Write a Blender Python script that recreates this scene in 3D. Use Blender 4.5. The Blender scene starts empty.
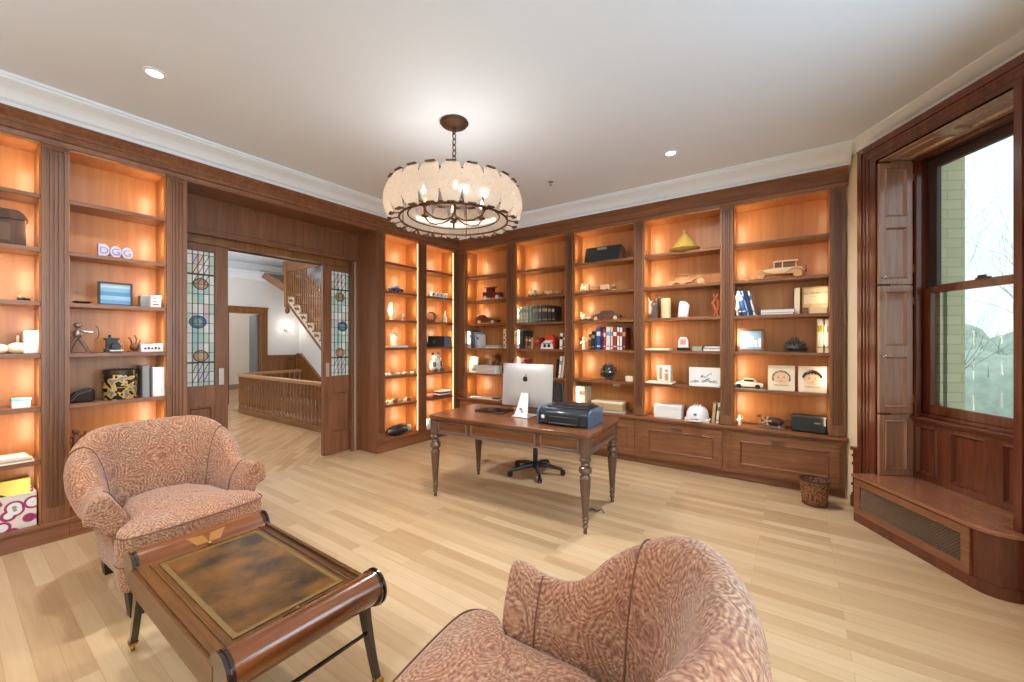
import bpy, math, random
from mathutils import Vector, Matrix, noise
random.seed(7)
S = bpy.context.scene
COL = S.collection
PI = math.pi
rad = math.radians

# ------------------------------------------------------------------ camera, sky, exposure
cam_d = bpy.data.cameras.new('camera')
cam_d.sensor_width = 36; cam_d.lens = 403 / 1024 * 36; cam_d.clip_start = 0.02; cam_d.clip_end = 400
cam = bpy.data.objects.new('camera', cam_d); COL.objects.link(cam)
cam.location = (4.39, 0, 1.45); cam.rotation_euler = (rad(90), 0, rad(35.1))
S.camera = cam
S.view_settings.view_transform = 'Standard'; S.view_settings.look = 'None'
S.view_settings.gamma = 1; S.view_settings.use_curve_mapping = False
S.view_settings.exposure = 0.0
w = bpy.data.worlds.new('sky'); S.world = w; w.use_nodes = True
wn = w.node_tree.nodes; wl = w.node_tree.links
bg = wn['Background']; bg.inputs[1].default_value = 1.6
tc = wn.new('ShaderNodeTexCoord'); sx = wn.new('ShaderNodeSeparateXYZ'); rp = wn.new('ShaderNodeValToRGB')
wl.new(tc.outputs['Generated'], sx.inputs[0]); wl.new(sx.outputs[2], rp.inputs[0]); wl.new(rp.outputs[0], bg.inputs[0])
rp.color_ramp.elements[0].position = 0.0; rp.color_ramp.elements[0].color = (.70, .76, .78, 1)
rp.color_ramp.elements[1].position = 0.5; rp.color_ramp.elements[1].color = (.72, .79, .88, 1)
cy = S.cycles
cy.max_bounces = 9; cy.diffuse_bounces = 5; cy.glossy_bounces = 4; cy.transmission_bounces = 6; cy.transparent_max_bounces = 12
cy.sample_clamp_indirect = 4.0; cy.use_denoising = True; cy.caustics_reflective = False; cy.caustics_refractive = False

def light(name, kind, loc, energy, color=(1, 1, 1), rot=(0, 0, 0), parent=None, **kw):
    d = bpy.data.lights.new(name, kind); d.energy = energy; d.color = color
    for k, v in kw.items(): setattr(d, k, v)
    o = bpy.data.objects.new(name, d); COL.objects.link(o); o.location = loc; o.rotation_euler = rot
    if parent: o.parent = parent
    return o
WARM = (1, .72, .43)
LED_E = 1.0        # W per shelf light strip
CAN_E = 75
BULB_E = 3.6

# ------------------------------------------------------------------ materials
def lin(r, g, b):
    f = lambda c: ((c / 255 + .055) / 1.055) ** 2.4 if c / 255 > .04045 else c / 255 / 12.92
    return (f(r), f(g), f(b), 1)
MATS = {}
def mat(name, col, rough=.5, metal=0, emit=None, es=0, spec=.5, trans=0, bump=0, bscale=50, coat=0, var=0):
    if name in MATS: return MATS[name]
    m = bpy.data.materials.new(name); m.use_nodes = True; MATS[name] = m
    nt = m.node_tree; b = nt.nodes['Principled BSDF']
    b.inputs['Base Color'].default_value = col; b.inputs['Roughness'].default_value = rough
    b.inputs['Metallic'].default_value = metal; b.inputs['Specular IOR Level'].default_value = spec
    b.inputs['Transmission Weight'].default_value = trans; b.inputs['Coat Weight'].default_value = coat
    if emit: b.inputs['Emission Color'].default_value = emit; b.inputs['Emission Strength'].default_value = es
    if bump or var:
        t = nt.nodes.new('ShaderNodeTexCoord'); n = nt.nodes.new('ShaderNodeTexNoise'); n.inputs['Scale'].default_value = bscale
        n.inputs['Detail'].default_value = 4
        nt.links.new(t.outputs['Object'], n.inputs[0])
        if bump:
            bp = nt.nodes.new('ShaderNodeBump'); bp.inputs['Strength'].default_value = bump; bp.inputs['Distance'].default_value = .01
            nt.links.new(n.outputs[0], bp.inputs['Height']); nt.links.new(bp.outputs[0], b.inputs['Normal'])
        if var:
            r = nt.nodes.new('ShaderNodeMapRange'); r.inputs[3].default_value = 1 - var; r.inputs[4].default_value = 1 + var
            nt.links.new(n.outputs[0], r.inputs[0])
            mx = nt.nodes.new('ShaderNodeMix'); mx.data_type = 'RGBA'; mx.blend_type = 'MULTIPLY'; mx.inputs[0].default_value = 1
            mx.inputs[6].default_value = col; nt.links.new(r.outputs[0], mx.inputs[7]); nt.links.new(mx.outputs[2], b.inputs['Base Color'])
    return m
def wood(name, c1, c2, axis='Z', rough=.35, scale=1.0, coat=.15, bump=.04):
    m = bpy.data.materials.new(name); m.use_nodes = True; MATS[name] = m
    nt = m.node_tree; N = nt.nodes; L = nt.links; b = N['Principled BSDF']
    t = N.new('ShaderNodeTexCoord'); mp = N.new('ShaderNodeMapping')
    sc = {'X': (.8, 14, 14), 'Y': (14, .8, 14), 'Z': (14, 14, .8)}[axis]
    mp.inputs['Scale'].default_value = [s * scale for s in sc]
    n = N.new('ShaderNodeTexNoise'); n.inputs['Scale'].default_value = 3; n.inputs['Detail'].default_value = 6; n.inputs['Distortion'].default_value = .6
    n2 = N.new('ShaderNodeTexNoise'); n2.inputs['Scale'].default_value = .7; n2.inputs['Detail'].default_value = 2
    L.new(t.outputs['Object'], mp.inputs[0]); L.new(mp.outputs[0], n.inputs[0]); L.new(mp.outputs[0], n2.inputs[0])
    ad = N.new('ShaderNodeMath'); ad.operation = 'MULTIPLY_ADD'; ad.inputs[1].default_value = .6
    mu = N.new('ShaderNodeMath'); mu.operation = 'MULTIPLY'; mu.inputs[1].default_value = .4
    L.new(n2.outputs[0], mu.inputs[0]); L.new(n.outputs[0], ad.inputs[0]); L.new(mu.outputs[0], ad.inputs[2])
    r = N.new('ShaderNodeValToRGB'); r.color_ramp.elements[0].position = .34; r.color_ramp.elements[1].position = .66
    r.color_ramp.elements[0].color = c1; r.color_ramp.elements[1].color = c2
    L.new(ad.outputs[0], r.inputs[0]); L.new(r.outputs[0], b.inputs['Base Color'])
    b.inputs['Roughness'].default_value = rough; b.inputs['Coat Weight'].default_value = coat; b.inputs['Coat Roughness'].default_value = .25
    bp = N.new('ShaderNodeBump'); bp.inputs['Strength'].default_value = bump; bp.inputs['Distance'].default_value = .004
    L.new(n.outputs[0], bp.inputs['Height']); L.new(bp.outputs[0], b.inputs['Normal'])
    return m
CAB = wood('cabinet_wood', lin(104, 64, 41), lin(138, 92, 62))
CABH = wood('cabinet_wood_horizontal', lin(108, 65, 40), lin(144, 94, 62), 'X')
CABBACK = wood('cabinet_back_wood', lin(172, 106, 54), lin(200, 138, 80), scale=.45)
WIN = wood('window_wood', lin(76, 34, 20), lin(110, 54, 32), rough=.25, coat=.35)
WINH = wood('window_wood_horizontal', lin(76, 34, 20), lin(110, 54, 32), 'X', rough=.25, coat=.35)
WINL = wood('window_wood_daylit', lin(150, 108, 88), lin(180, 140, 118), rough=.22, coat=.8)  # window wood made lighter, daylight on the reveal put into its colour
OAK = wood('hall_oak', lin(100, 62, 28), lin(146, 96, 46))
OAKX = wood('hall_oak_horizontal', lin(100, 62, 28), lin(146, 96, 46), 'X')
DESK = wood('desk_wood', lin(90, 50, 28), lin(136, 84, 52), 'X', rough=.22, coat=.4)
DESKLEG = wood('desk_leg_wood', lin(70, 48, 36), lin(104, 76, 58), 'Z', rough=.3, coat=.3)
MAHO = wood('table_mahogany', lin(60, 26, 8), lin(138, 76, 32), 'Y', rough=.14, coat=.6, scale=.5)
MAHX = wood('table_mahogany_side', lin(64, 36, 12), lin(112, 70, 28), 'X', rough=.3, coat=.15)
LWOOD = wood('light_toy_wood', lin(180, 120, 70), lin(222, 170, 116), 'X', rough=.5, coat=0)
PALEW = wood('pale_toy_wood', lin(214, 180, 140), lin(240, 214, 176), 'X', rough=.5, coat=0)
DKWOOD = wood('dark_wood', lin(48, 26, 14), lin(84, 50, 28), 'Z', rough=.6, coat=0)
WHITE = mat('ceiling_white', lin(222, 232, 246), .8, bump=.02, bscale=30)
CROWN = mat('crown_white', lin(228, 236, 246), .5)
CREAM = mat('wall_cream', lin(226, 208, 176), .7, bump=.02, bscale=60)
HALLW = mat('hall_wall_white', lin(226, 226, 226), .7)
IRON = mat('bronzed_iron', lin(92, 68, 52), .45, .8, var=.2, bscale=40)
BLACK = mat('black_plastic', lin(24, 26, 30), .4)
BLACKM = mat('black_mesh', lin(52, 44, 42), .7)
CHROME = mat('chrome', lin(200, 200, 200), .15, 1)
BRASS = mat('brass', lin(180, 140, 70), .3, 1)
NICKEL = mat('satin_nickel', lin(196, 190, 184), .35, .6)
SILVER = mat('silver_aluminium', lin(180, 178, 178), .35, .35)
PAPER = mat('white_paper', lin(236, 232, 226), .6)
def plain(name, r, g, b, rough=.5, metal=0): return mat(name, lin(r, g, b), rough, metal)
GLOW = mat('bulb_glow', (1, .8, .5, 1), emit=(1, .72, .4, 1), es=16)
LEDG = mat('led_strip_glow', (1, .8, .5, 1), emit=(1, .68, .36, 1), es=2.5)
CANG = mat('can_light_glow', (1, 1, 1, 1), emit=(1, .95, .88, 1), es=6)
SCONG = mat('sconce_glow', (1, 1, 1, 1), emit=(1, .95, .85, 1), es=4)

def floor_mat():
    m = bpy.data.materials.new('oak_floor'); m.use_nodes = True
    nt = m.node_tree; N = nt.nodes; L = nt.links; b = N['Principled BSDF']
    t = N.new('ShaderNodeTexCoord')
    br = N.new('ShaderNodeTexBrick'); br.offset = .37; br.offset_frequency = 2; br.squash = 1
    br.inputs['Color1'].default_value = (0, 0, 0, 1); br.inputs['Color2'].default_value = (1, 1, 1, 1); br.inputs['Mortar'].default_value = (.5, .5, .5, 1)
    br.inputs['Scale'].default_value = 1; br.inputs['Mortar Size'].default_value = .0012; br.inputs['Mortar Smooth'].default_value = .3
    br.inputs['Brick Width'].default_value = 1.15; br.inputs['Row Height'].default_value = .082
    L.new(t.outputs['Object'], br.inputs[0])
    mp = N.new('ShaderNodeMapping'); mp.inputs['Scale'].default_value = (1.2, 22, 1); L.new(t.outputs['Object'], mp.inputs[0])
    n = N.new('ShaderNodeTexNoise'); n.inputs['Scale'].default_value = 2.2; n.inputs['Detail'].default_value = 6; n.inputs['Distortion'].default_value = .5
    L.new(mp.outputs[0], n.inputs[0])
    mp2 = N.new('ShaderNodeMapping'); mp2.inputs['Scale'].default_value = (.5, 2.2, 1); L.new(t.outputs['Object'], mp2.inputs[0])
    n2 = N.new('ShaderNodeTexNoise'); n2.inputs['Scale'].default_value = 1.6; L.new(mp2.outputs[0], n2.inputs[0])
    r = N.new('ShaderNodeValToRGB'); e = r.color_ramp.elements
    e[0].position = 0; e[0].color = lin(164, 130, 92); e[1].position = 1; e[1].color = lin(210, 184, 148)
    x = e.new(.5); x.color = lin(190, 160, 122)
    a = N.new('ShaderNodeMath'); a.operation = 'MULTIPLY_ADD'; a.inputs[1].default_value = .55
    s = N.new('ShaderNodeMath'); s.operation = 'MULTIPLY_ADD'; s.inputs[1].default_value = .5
    c = N.new('ShaderNodeMath'); c.operation = 'MULTIPLY_ADD'; c.inputs[1].default_value = .35; c.inputs[2].default_value = -.17
    sep = N.new('ShaderNodeSeparateColor'); L.new(br.outputs['Color'], sep.inputs[0])
    L.new(n2.outputs[0], c.inputs[0]); L.new(n.outputs[0], s.inputs[0]); L.new(c.outputs[0], s.inputs[2])
    L.new(sep.outputs[0], a.inputs[0]); L.new(s.outputs[0], a.inputs[2]); L.new(a.outputs[0], r.inputs[0])
    mx = N.new('ShaderNodeMix'); mx.data_type = 'RGBA'; mx.inputs[7].default_value = lin(150, 108, 70)
    fa = N.new('ShaderNodeMath'); fa.operation = 'MULTIPLY'; fa.inputs[1].default_value = .6
    L.new(br.outputs['Fac'], fa.inputs[0]); L.new(fa.outputs[0], mx.inputs[0]); L.new(r.outputs[0], mx.inputs[6]); L.new(mx.outputs[2], b.inputs['Base Color'])
    b.inputs['Roughness'].default_value = .34; b.inputs['Coat Weight'].default_value = .12; b.inputs['Coat Roughness'].default_value = .2
    return m
FLOOR = floor_mat()

def paisley():
    m = bpy.data.materials.new('paisley_tapestry'); m.use_nodes = True
    nt = m.node_tree; N = nt.nodes; L = nt.links; b = N['Principled BSDF']
    t = N.new('ShaderNodeTexCoord')
    ns = N.new('ShaderNodeTexNoise'); ns.inputs['Scale'].default_value = 9; ns.inputs['Detail'].default_value = 2
    L.new(t.outputs['Object'], ns.inputs[0])
    vs = N.new('ShaderNodeVectorMath'); vs.operation = 'SCALE'; vs.inputs['Scale'].default_value = .075
    va = N.new('ShaderNodeVectorMath'); L.new(ns.outputs['Color'], vs.inputs[0]); L.new(t.outputs['Object'], va.inputs[0]); L.new(vs.outputs[0], va.inputs[1])
    def rings(scale, freq, phase=0):
        v = N.new('ShaderNodeTexVoronoi'); v.inputs['Scale'].default_value = scale; L.new(va.outputs[0], v.inputs['Vector'])
        a = N.new('ShaderNodeMath'); a.operation = 'MULTIPLY_ADD'; a.inputs[1].default_value = freq; a.inputs[2].default_value = phase
        s = N.new('ShaderNodeMath'); s.operation = 'SINE'; L.new(v.outputs['Distance'], a.inputs[0]); L.new(a.outputs[0], s.inputs[0])
        return v, s
    v1, s1 = rings(5.2, 88); v2, s2 = rings(16, 36); v3, s3 = rings(60, 8)
    def ramp(src, stops):
        r = N.new('ShaderNodeValToRGB'); mr = N.new('ShaderNodeMapRange'); mr.inputs[1].default_value = -1; L.new(src.outputs[0], mr.inputs[0]); L.new(mr.outputs[0], r.inputs[0])
        e = r.color_ramp.elements; e[0].position, e[0].color = stops[0]; e[1].position, e[1].color = stops[-1]
        for p, c in stops[1:-1]: x = e.new(p); x.color = c
        return r
    r1 = ramp(s1, [(0, lin(120, 70, 50)), (.35, lin(152, 98, 70)), (.6, lin(172, 124, 92)), (.85, lin(192, 152, 118)), (1, lin(200, 166, 132))])
    r2 = ramp(s2, [(0, lin(98, 60, 48)), (.15, lin(140, 84, 60)), (.6, lin(168, 118, 86)), (.85, lin(184, 142, 108)), (1, lin(130, 118, 108))])
    r3 = ramp(s3, [(0, lin(104, 64, 52)), (.5, lin(162, 114, 86)), (1, lin(200, 170, 138))])
    def mix(f, a, c2, val=None):
        x = N.new('ShaderNodeMix'); x.data_type = 'RGBA'
        if val is None: L.new(f, x.inputs[0])
        else: x.inputs[0].default_value = val
        L.new(a.outputs[0], x.inputs[6]); L.new(c2.outputs[0], x.inputs[7])
        class O: outputs = [x.outputs[2]]
        return O
    m1 = mix(None, r1, r2, .52); m2 = mix(None, m1, r3, .34)
    nb = N.new('ShaderNodeTexNoise'); nb.inputs['Scale'].default_value = 4; L.new(t.outputs['Object'], nb.inputs[0])
    rb = N.new('ShaderNodeValToRGB'); rb.color_ramp.elements[0].position = .4; rb.color_ramp.elements[1].position = .62
    rb.color_ramp.elements[0].color = (1.05, .92, .84, 1); rb.color_ramp.elements[1].color = (1.0, 1.0, 1.0, 1); L.new(nb.outputs[0], rb.inputs[0])
    mm = N.new('ShaderNodeMix'); mm.data_type = 'RGBA'; mm.blend_type = 'MULTIPLY'; mm.inputs[0].default_value = 1
    L.new(m2.outputs[0], mm.inputs[6]); L.new(rb.outputs[0], mm.inputs[7]); L.new(mm.outputs[2], b.inputs['Base Color'])
    b.inputs['Roughness'].default_value = .85; b.inputs['Sheen Weight'].default_value = .25
    bp = N.new('ShaderNodeBump'); bp.inputs['Strength'].default_value = .25; bp.inputs['Distance'].default_value = .004
    L.new(s2.outputs[0], bp.inputs['Height']); L.new(bp.outputs[0], b.inputs['Normal'])
    return m
PAIS = paisley()
PIPE = mat('dark_piping', lin(110, 72, 56), .8)

def calcite():
    m = bpy.data.materials.new('calcite_panel'); m.use_nodes = True
    nt = m.node_tree; N = nt.nodes; L = nt.links; N.remove(N['Principled BSDF']); out = N['Material Output']
    t = N.new('ShaderNodeTexCoord'); n = N.new('ShaderNodeTexNoise'); n.inputs['Scale'].default_value = 5; n.inputs['Distortion'].default_value = 1.5; n.inputs['Detail'].default_value = 5
    L.new(t.outputs['Object'], n.inputs[0])
    r = N.new('ShaderNodeValToRGB'); e = r.color_ramp.elements
    e[0].position = .36; e[0].color = (.93, .84, .72, 1); e[1].position = .56; e[1].color = (.94, .88, .80, 1)
    for p, c in ((.46, (.95, .90, .86, 1)), (.475, (.60, .48, .42, 1)), (.49, (.95, .91, .87, 1))): x = e.new(p); x.color = c
    L.new(n.outputs[0], r.inputs[0])
    tl = N.new('ShaderNodeBsdfTranslucent'); df = N.new('ShaderNodeBsdfDiffuse'); gl = N.new('ShaderNodeBsdfGlossy'); tr = N.new('ShaderNodeBsdfTransparent')
    gl.inputs['Roughness'].default_value = .12
    L.new(r.outputs[0], tl.inputs[0]); L.new(r.outputs[0], df.inputs[0]); L.new(r.outputs[0], tr.inputs[0])
    def ms(a, b_, f):
        x = N.new('ShaderNodeMixShader'); x.inputs[0].default_value = f; L.new(a.outputs[0], x.inputs[1]); L.new(b_.outputs[0], x.inputs[2]); return x
    x = ms(ms(ms(tl, df, .22), tr, .50), gl, .07); L.new(x.outputs[0], out.inputs[0])
    return m
CALC = calcite()

def pane(name, col, f=.06, rough=0.02):
    m = bpy.data.materials.new(name); m.use_nodes = True
    nt = m.node_tree; N = nt.nodes; L = nt.links; N.remove(N['Principled BSDF']); out = N['Material Output']
    tr = N.new('ShaderNodeBsdfTransparent'); tr.inputs[0].default_value = col; gl = N.new('ShaderNodeBsdfGlossy'); gl.inputs['Roughness'].default_value = rough
    x = N.new('ShaderNodeMixShader'); x.inputs[0].default_value = f; L.new(tr.outputs[0], x.inputs[1]); L.new(gl.outputs[0], x.inputs[2]); L.new(x.outputs[0], out.inputs[0])
    return m
GLASS = pane('window_glass', (.95, .98, .97, 1), .006)
def stained(name, r, g, b):
    m = bpy.data.materials.new(name); m.use_nodes = True
    nt = m.node_tree; N = nt.nodes; L = nt.links; N.remove(N['Principled BSDF']); out = N['Material Output']
    c = lin(r, g, b)
    tl = N.new('ShaderNodeBsdfTranslucent'); df = N.new('ShaderNodeBsdfDiffuse'); gl = N.new('ShaderNodeBsdfGlossy'); gl.inputs['Roughness'].default_value = .2; gl.inputs[0].default_value = (.8, .8, .8, 1)
    for q in (tl, df): q.inputs[0].default_value = c
    a = N.new('ShaderNodeMixShader'); a.inputs[0].default_value = .5; L.new(tl.outputs[0], a.inputs[1]); L.new(df.outputs[0], a.inputs[2])
    x = N.new('ShaderNodeMixShader'); x.inputs[0].default_value = .07; L.new(a.outputs[0], x.inputs[1]); L.new(gl.outputs[0], x.inputs[2]); L.new(x.outputs[0], out.inputs[0])
    return m

# ------------------------------------------------------------------ mesh builder
class G:
    def __init__(s): s.v = []; s.f = []; s.m = []
    def add(s, vs, fs, m=0, M=None):
        o = len(s.v)
        s.v += [tuple(M @ Vector(p)) if M else tuple(p) for p in vs]
        s.f += [tuple(i + o for i in f) for f in fs]; s.m += [m] * len(fs); return s
    def box(s, x0, y0, z0, x1, y1, z1, m=0, M=None):
        if x0 > x1: x0, x1 = x1, x0
        if y0 > y1: y0, y1 = y1, y0
        if z0 > z1: z0, z1 = z1, z0
        v = [(x0, y0, z0), (x1, y0, z0), (x1, y1, z0), (x0, y1, z0), (x0, y0, z1), (x1, y0, z1), (x1, y1, z1), (x0, y1, z1)]
        return s.add(v, [(3, 2, 1, 0), (4, 5, 6, 7), (0, 1, 5, 4), (1, 2, 6, 5), (2, 3, 7, 6), (3, 0, 4, 7)], m, M)
    def prism(s, pts, a, b, ax='y', m=0, M=None):
        """pts 2D polygon; extruded along ax from a to b. ax y: pts=(x,z); ax x: (y,z); ax z: (x,y)"""
        f = {'y': lambda p, t: (p[0], t, p[1]), 'x': lambda p, t: (t, p[0], p[1]), 'z': lambda p, t: (p[0], p[1], t)}[ax]
        n = len(pts); v = [f(p, a) for p in pts] + [f(p, b) for p in pts]
        ar = sum(pts[i][0] * pts[(i + 1) % n][1] - pts[(i + 1) % n][0] * pts[i][1] for i in range(n))
        fs = [tuple(range(n)), tuple(range(2 * n - 1, n - 1, -1))] + [((i + 1) % n, i, i + n, (i + 1) % n + n) for i in range(n)]
        flip = (ar > 0) == ((b > a) == (ax != 'y'))
        if flip: fs = [tuple(reversed(q)) for q in fs]
        return s.add(v, fs, m, M)
    def lathe(s, prof, n=16, c=(0, 0, 0), m=0, M=None, flute=None):
        v = []; fs = []
        for r, z in prof:
            for i in range(n):
                a = 2 * PI * i / n; rr = r
                if flute and flute[0] < z < flute[1]: rr = r * (1 - .10 * (i % 2))
                v.append((c[0] + rr * math.cos(a), c[1] + rr * math.sin(a), c[2] + z))
        for k in range(len(prof) - 1):
            for i in range(n):
                j = (i + 1) % n; fs.append((k * n + i, k * n + j, (k + 1) * n + j, (k + 1) * n + i))
        fs.append(tuple(range(n - 1, -1, -1))); fs.append(tuple((len(prof) - 1) * n + i for i in range(n)))
        if prof[0][1] > prof[-1][1]: fs = [tuple(reversed(q)) for q in fs]
        return s.add(v, fs, m, M)
    def tube(s, pts, r, n=8, m=0, closed=False, M=None):
        P = [Vector(p) for p in pts]; k = len(P); v = []; fs = []; up = None
        R = r if isinstance(r, (list, tuple)) else [r] * k
        for i in range(k):
            a = P[(i - 1) % k] if (i or closed) else P[0]; b = P[(i + 1) % k] if (i < k - 1 or closed) else P[-1]
            d = (b - a).normalized()
            if up is None:
                up = Vector((0, 0, 1)) if abs(d.z) < .9 else Vector((1, 0, 0))
            x = d.cross(up); x = x.normalized() if x.length > 1e-5 else d.orthogonal().normalized(); y = d.cross(x).normalized(); up = -y if y.dot(up) < 0 else y
            x = d.cross(up).normalized(); y = d.cross(x)
            for j in range(n):
                t = 2 * PI * j / n; v.append(P[i] + x * (R[i] * math.cos(t)) + y * (R[i] * math.sin(t)))
        for i in range(k if closed else k - 1):
            o = (i + 1) % k
            for j in range(n): q = (j + 1) % n; fs.append((i * n + j, o * n + j, o * n + q, i * n + q))
        if not closed: fs.append(tuple(range(n))); fs.append(tuple((k - 1) * n + j for j in range(n - 1, -1, -1)))
        return s.add(v, fs, m, M)
    def surf(s, fn, nu, nv, cu=False, m=0, M=None, flip=False):
        v = [fn(i / (nu if cu else nu - 1), j / (nv - 1)) for i in range(nu) for j in range(nv)]; fs = []
        for i in range(nu if cu else nu - 1):
            o = (i + 1) % nu
            for j in range(nv - 1):
                q = (i * nv + j, o * nv + j, o * nv + j + 1, i * nv + j + 1); fs.append(tuple(reversed(q)) if flip else q)
        return s.add(v, fs, m, M)
    def ball(s, c, r, n=12, k=8, sc=(1, 1, 1), m=0, M=None):
        prof = [(max(1e-4, r * math.sin(PI * i / k)), -r * math.cos(PI * i / k)) for i in range(k + 1)]
        T = Matrix.Translation(c) @ Matrix.Diagonal((*sc, 1))
        return s.lathe(prof, n, m=m, M=(M @ T) if M else T)
    def panel(s, x0, x1, z0, z1, y, fw=.06, th=.02, rec=.012, mo=.014, m=0):
        """framed panel facing -y, front at y, recessed field with sloped moulding"""
        s.box(x0, y, z0, x0 + fw, y + th, z1, m); s.box(x1 - fw, y, z0, x1, y + th, z1, m)
        s.box(x0 + fw, y, z0, x1 - fw, y + th, z0 + fw, m); s.box(x0 + fw, y, z1 - fw, x1 - fw, y + th, z1, m)
        a, b, c, d = x0 + fw, x1 - fw, z0 + fw, z1 - fw
        yy = y - .006; v = [(a, yy + .006, c), (b, yy + .006, c), (b, yy + .006, d), (a, yy + .006, d)]
        w1 = mo * .4; v += [(a + w1, yy, c + w1), (b - w1, yy, c + w1), (b - w1, yy, d - w1), (a + w1, yy, d - w1)]
        v += [(a + mo, y + rec, c + mo), (b - mo, y + rec, c + mo), (b - mo, y + rec, d - mo), (a + mo, y + rec, d - mo)]
        fs = []
        for k in (0, 4):
            for i in range(4): j = (i + 1) % 4; fs.append((k + i, k + j, k + 4 + j, k + 4 + i))
        fs.append((8, 9, 10, 11)); return s.add(v, fs, m)
    def obj(s, name, mats, parent=None, bev=0, sub=0, ang=38, world=False, loc=None, rot=None):
        me = bpy.data.meshes.new(name)
        off = Vector((0, 0, 0))
        if world and parent: off = parent.location
        elif loc is not None and world: off = Vector(loc)
        me.from_pydata([tuple(Vector(p) - off) for p in s.v], [], s.f)
        mats = mats if isinstance(mats, (list, tuple)) else [mats]
        for m_ in mats: me.materials.append(m_)
        me.polygons.foreach_set('material_index', s.m); me.update()
        me.shade_smooth(); me.set_sharp_from_angle(angle=rad(ang))
        o = bpy.data.objects.new(name, me); COL.objects.link(o)
        if parent: o.parent = parent
        if loc is not None: o.location = loc
        if rot is not None: o.rotation_euler = (0, 0, rot) if not isinstance(rot, tuple) else rot
        if bev:
            b = o.modifiers.new('bevel', 'BEVEL'); b.width = bev; b.segments = 2; b.limit_method = 'ANGLE'; b.angle_limit = rad(40)
        if sub:
            b = o.modifiers.new('sub', 'SUBSURF'); b.levels = sub; b.render_levels = sub
        return o
def bspline(P, n=4):
    P = [Vector(p) for p in P]; P = [P[0] * 2 - P[1]] + P + [P[-1] * 2 - P[-2]]; out = []
    for i in range(len(P) - 3):
        a, b, c, d = P[i:i + 4]
        for k in range(n):
            t = k / n; out.append((a * (1 - t) ** 3 + b * (3 * t ** 3 - 6 * t * t + 4) + c * (-3 * t ** 3 + 3 * t * t + 3 * t + 1) + d * t ** 3) / 6)
    return out
def tag(o, label, cat, group=None):
    o['label'] = label; o['category'] = cat
    if group: o['group'] = group
    return o
def thing(name, label, cat, loc=(0, 0, 0), rz=0, group=None):
    o = bpy.data.objects.new(name, None); o.empty_display_size = .05; COL.objects.link(o); o.location = loc; o.rotation_euler = (0, 0, rz)
    return tag(o, label, cat, group)
def struct(o, label=None):
    o['kind'] = 'structure'
    if label: o['label'] = label
    return o
def dup(root, loc, rz, label, group=None):
    r = root.copy(); COL.objects.link(r); r.location = loc; r.rotation_euler = (0, 0, rz); r['label'] = label
    if group: r['group'] = group
    for ch in list(root.children):
        c = ch.copy(); COL.objects.link(c); c.parent = r
        for g in ch.children: d = g.copy(); COL.objects.link(d); d.parent = c
    return r
def text(body, size, loc, rot, m, parent, ext=.001, name='lettering'):
    c = bpy.data.curves.new(name, 'FONT'); c.body = body; c.size = size; c.extrude = ext; c.align_x = 'CENTER'; c.align_y = 'CENTER'
    c.materials.append(m); tmp = bpy.data.objects.new(name, c); o = bpy.data.objects.new(name, bpy.data.meshes.new_from_object(tmp)); bpy.data.objects.remove(tmp); COL.objects.link(o); o.location = loc; o.rotation_euler = rot; o.parent = parent
    return o

# ------------------------------------------------------------------ room shell
H = 3.2; YB = 4.77; YS = -1.9
TH = rad(-59); SX, SY = .515, -.857; OX, OY = .857, .515
P0 = Vector((4.82, 4.50, 0))
def C(s, o, z=0): return (P0.x + SX * s + OX * o, P0.y + SY * s + OY * o, z)
e1 = C(1.40, .06); BX = e1[0]
bay = [(-.30, YS), (BX, YS), (BX, e1[1]), C(-.40, .13)[:2], (4.80, 5.06), (-.30, 5.06)]
struct(G().prism(bay, -.12, 0, 'z').obj('floor', FLOOR), 'light oak plank floor of the study')
struct(G().prism(bay, H, H + .1, 'z').obj('ceiling', WHITE), 'flat white ceiling of the study')
# wall A (left): carries bookcases; solid parts behind and beside the pocket doors
g = G(); g.box(-.40, YS, 0, -.28, 1.252, H); g.box(-.40, 3.238, 0, -.28, 5.2, H); g.box(-.40, 1.252, 2.9, -.28, 3.238, H)
struct(g.obj('wall_left', HALLW))
g = G(); g.box(-.28, YS, 0, 0, -.55, H); struct(g.obj('wall_left_end', CREAM))
g = G(); g.box(-.4, 5.06, 0, 4.9, 5.2, H); struct(g.obj('wall_back', HALLW))
g = G(); g.box(-.4, YS - .12, 0, BX, YS, H); struct(g.obj('wall_front', CREAM))
# window wall, local frame: x along the wall, y outwards
def cobj(g, name, mats, parent=None, **k):
    if parent: return g.obj(name, mats, parent, **k)
    return g.obj(name, mats, loc=tuple(P0), rot=TH, **k)
g = G(); g.box(-.37, .115, 0, .19, .40, H); g.box(1.14, .115, 0, 1.42, .42, H); g.box(.19, .115, 2.93, 1.14, .42, H); g.box(.19, .30, 0, 1.14, .44, .80)
struct(cobj(g, 'wall_window', CREAM))
# bay side wall with two tall windows that light the room
g = G()
wins = [(1.55, 2.75), (-.95, .75)]
ys = [YS, -.95, .75, 1.55, 2.75, e1[1] + .1]
g.box(BX, YS, 0, BX + .3, -.95, H); g.box(BX, .75, 0, BX + .3, 1.55, H); g.box(BX, 2.75, 0, BX + .3, e1[1] + .02, H)
for a, b in wins: g.box(BX, a, 0, BX + .3, b, .85); g.box(BX, a, 2.9, BX + .3, b, H)
struct(g.obj('wall_right', CREAM))
for i, (a, b) in enumerate(wins):
    g = G(); x = BX + .12
    for y0, y1, z0, z1 in ((a, a + .07, .85, 2.9), (b - .07, b, .85, 2.9), (a, b, .85, .93), (a, b, 2.82, 2.9), (a, b, 1.85, 1.91)): g.box(x, y0, z0, x + .05, y1, z1)
    f = struct(g.obj(f'window_{i + 2}', WIN, bev=.004))
    G().box(x + .02, a + .07, .93, x + .026, b - .07, 2.82).obj('window_pane', GLASS, f)

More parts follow.
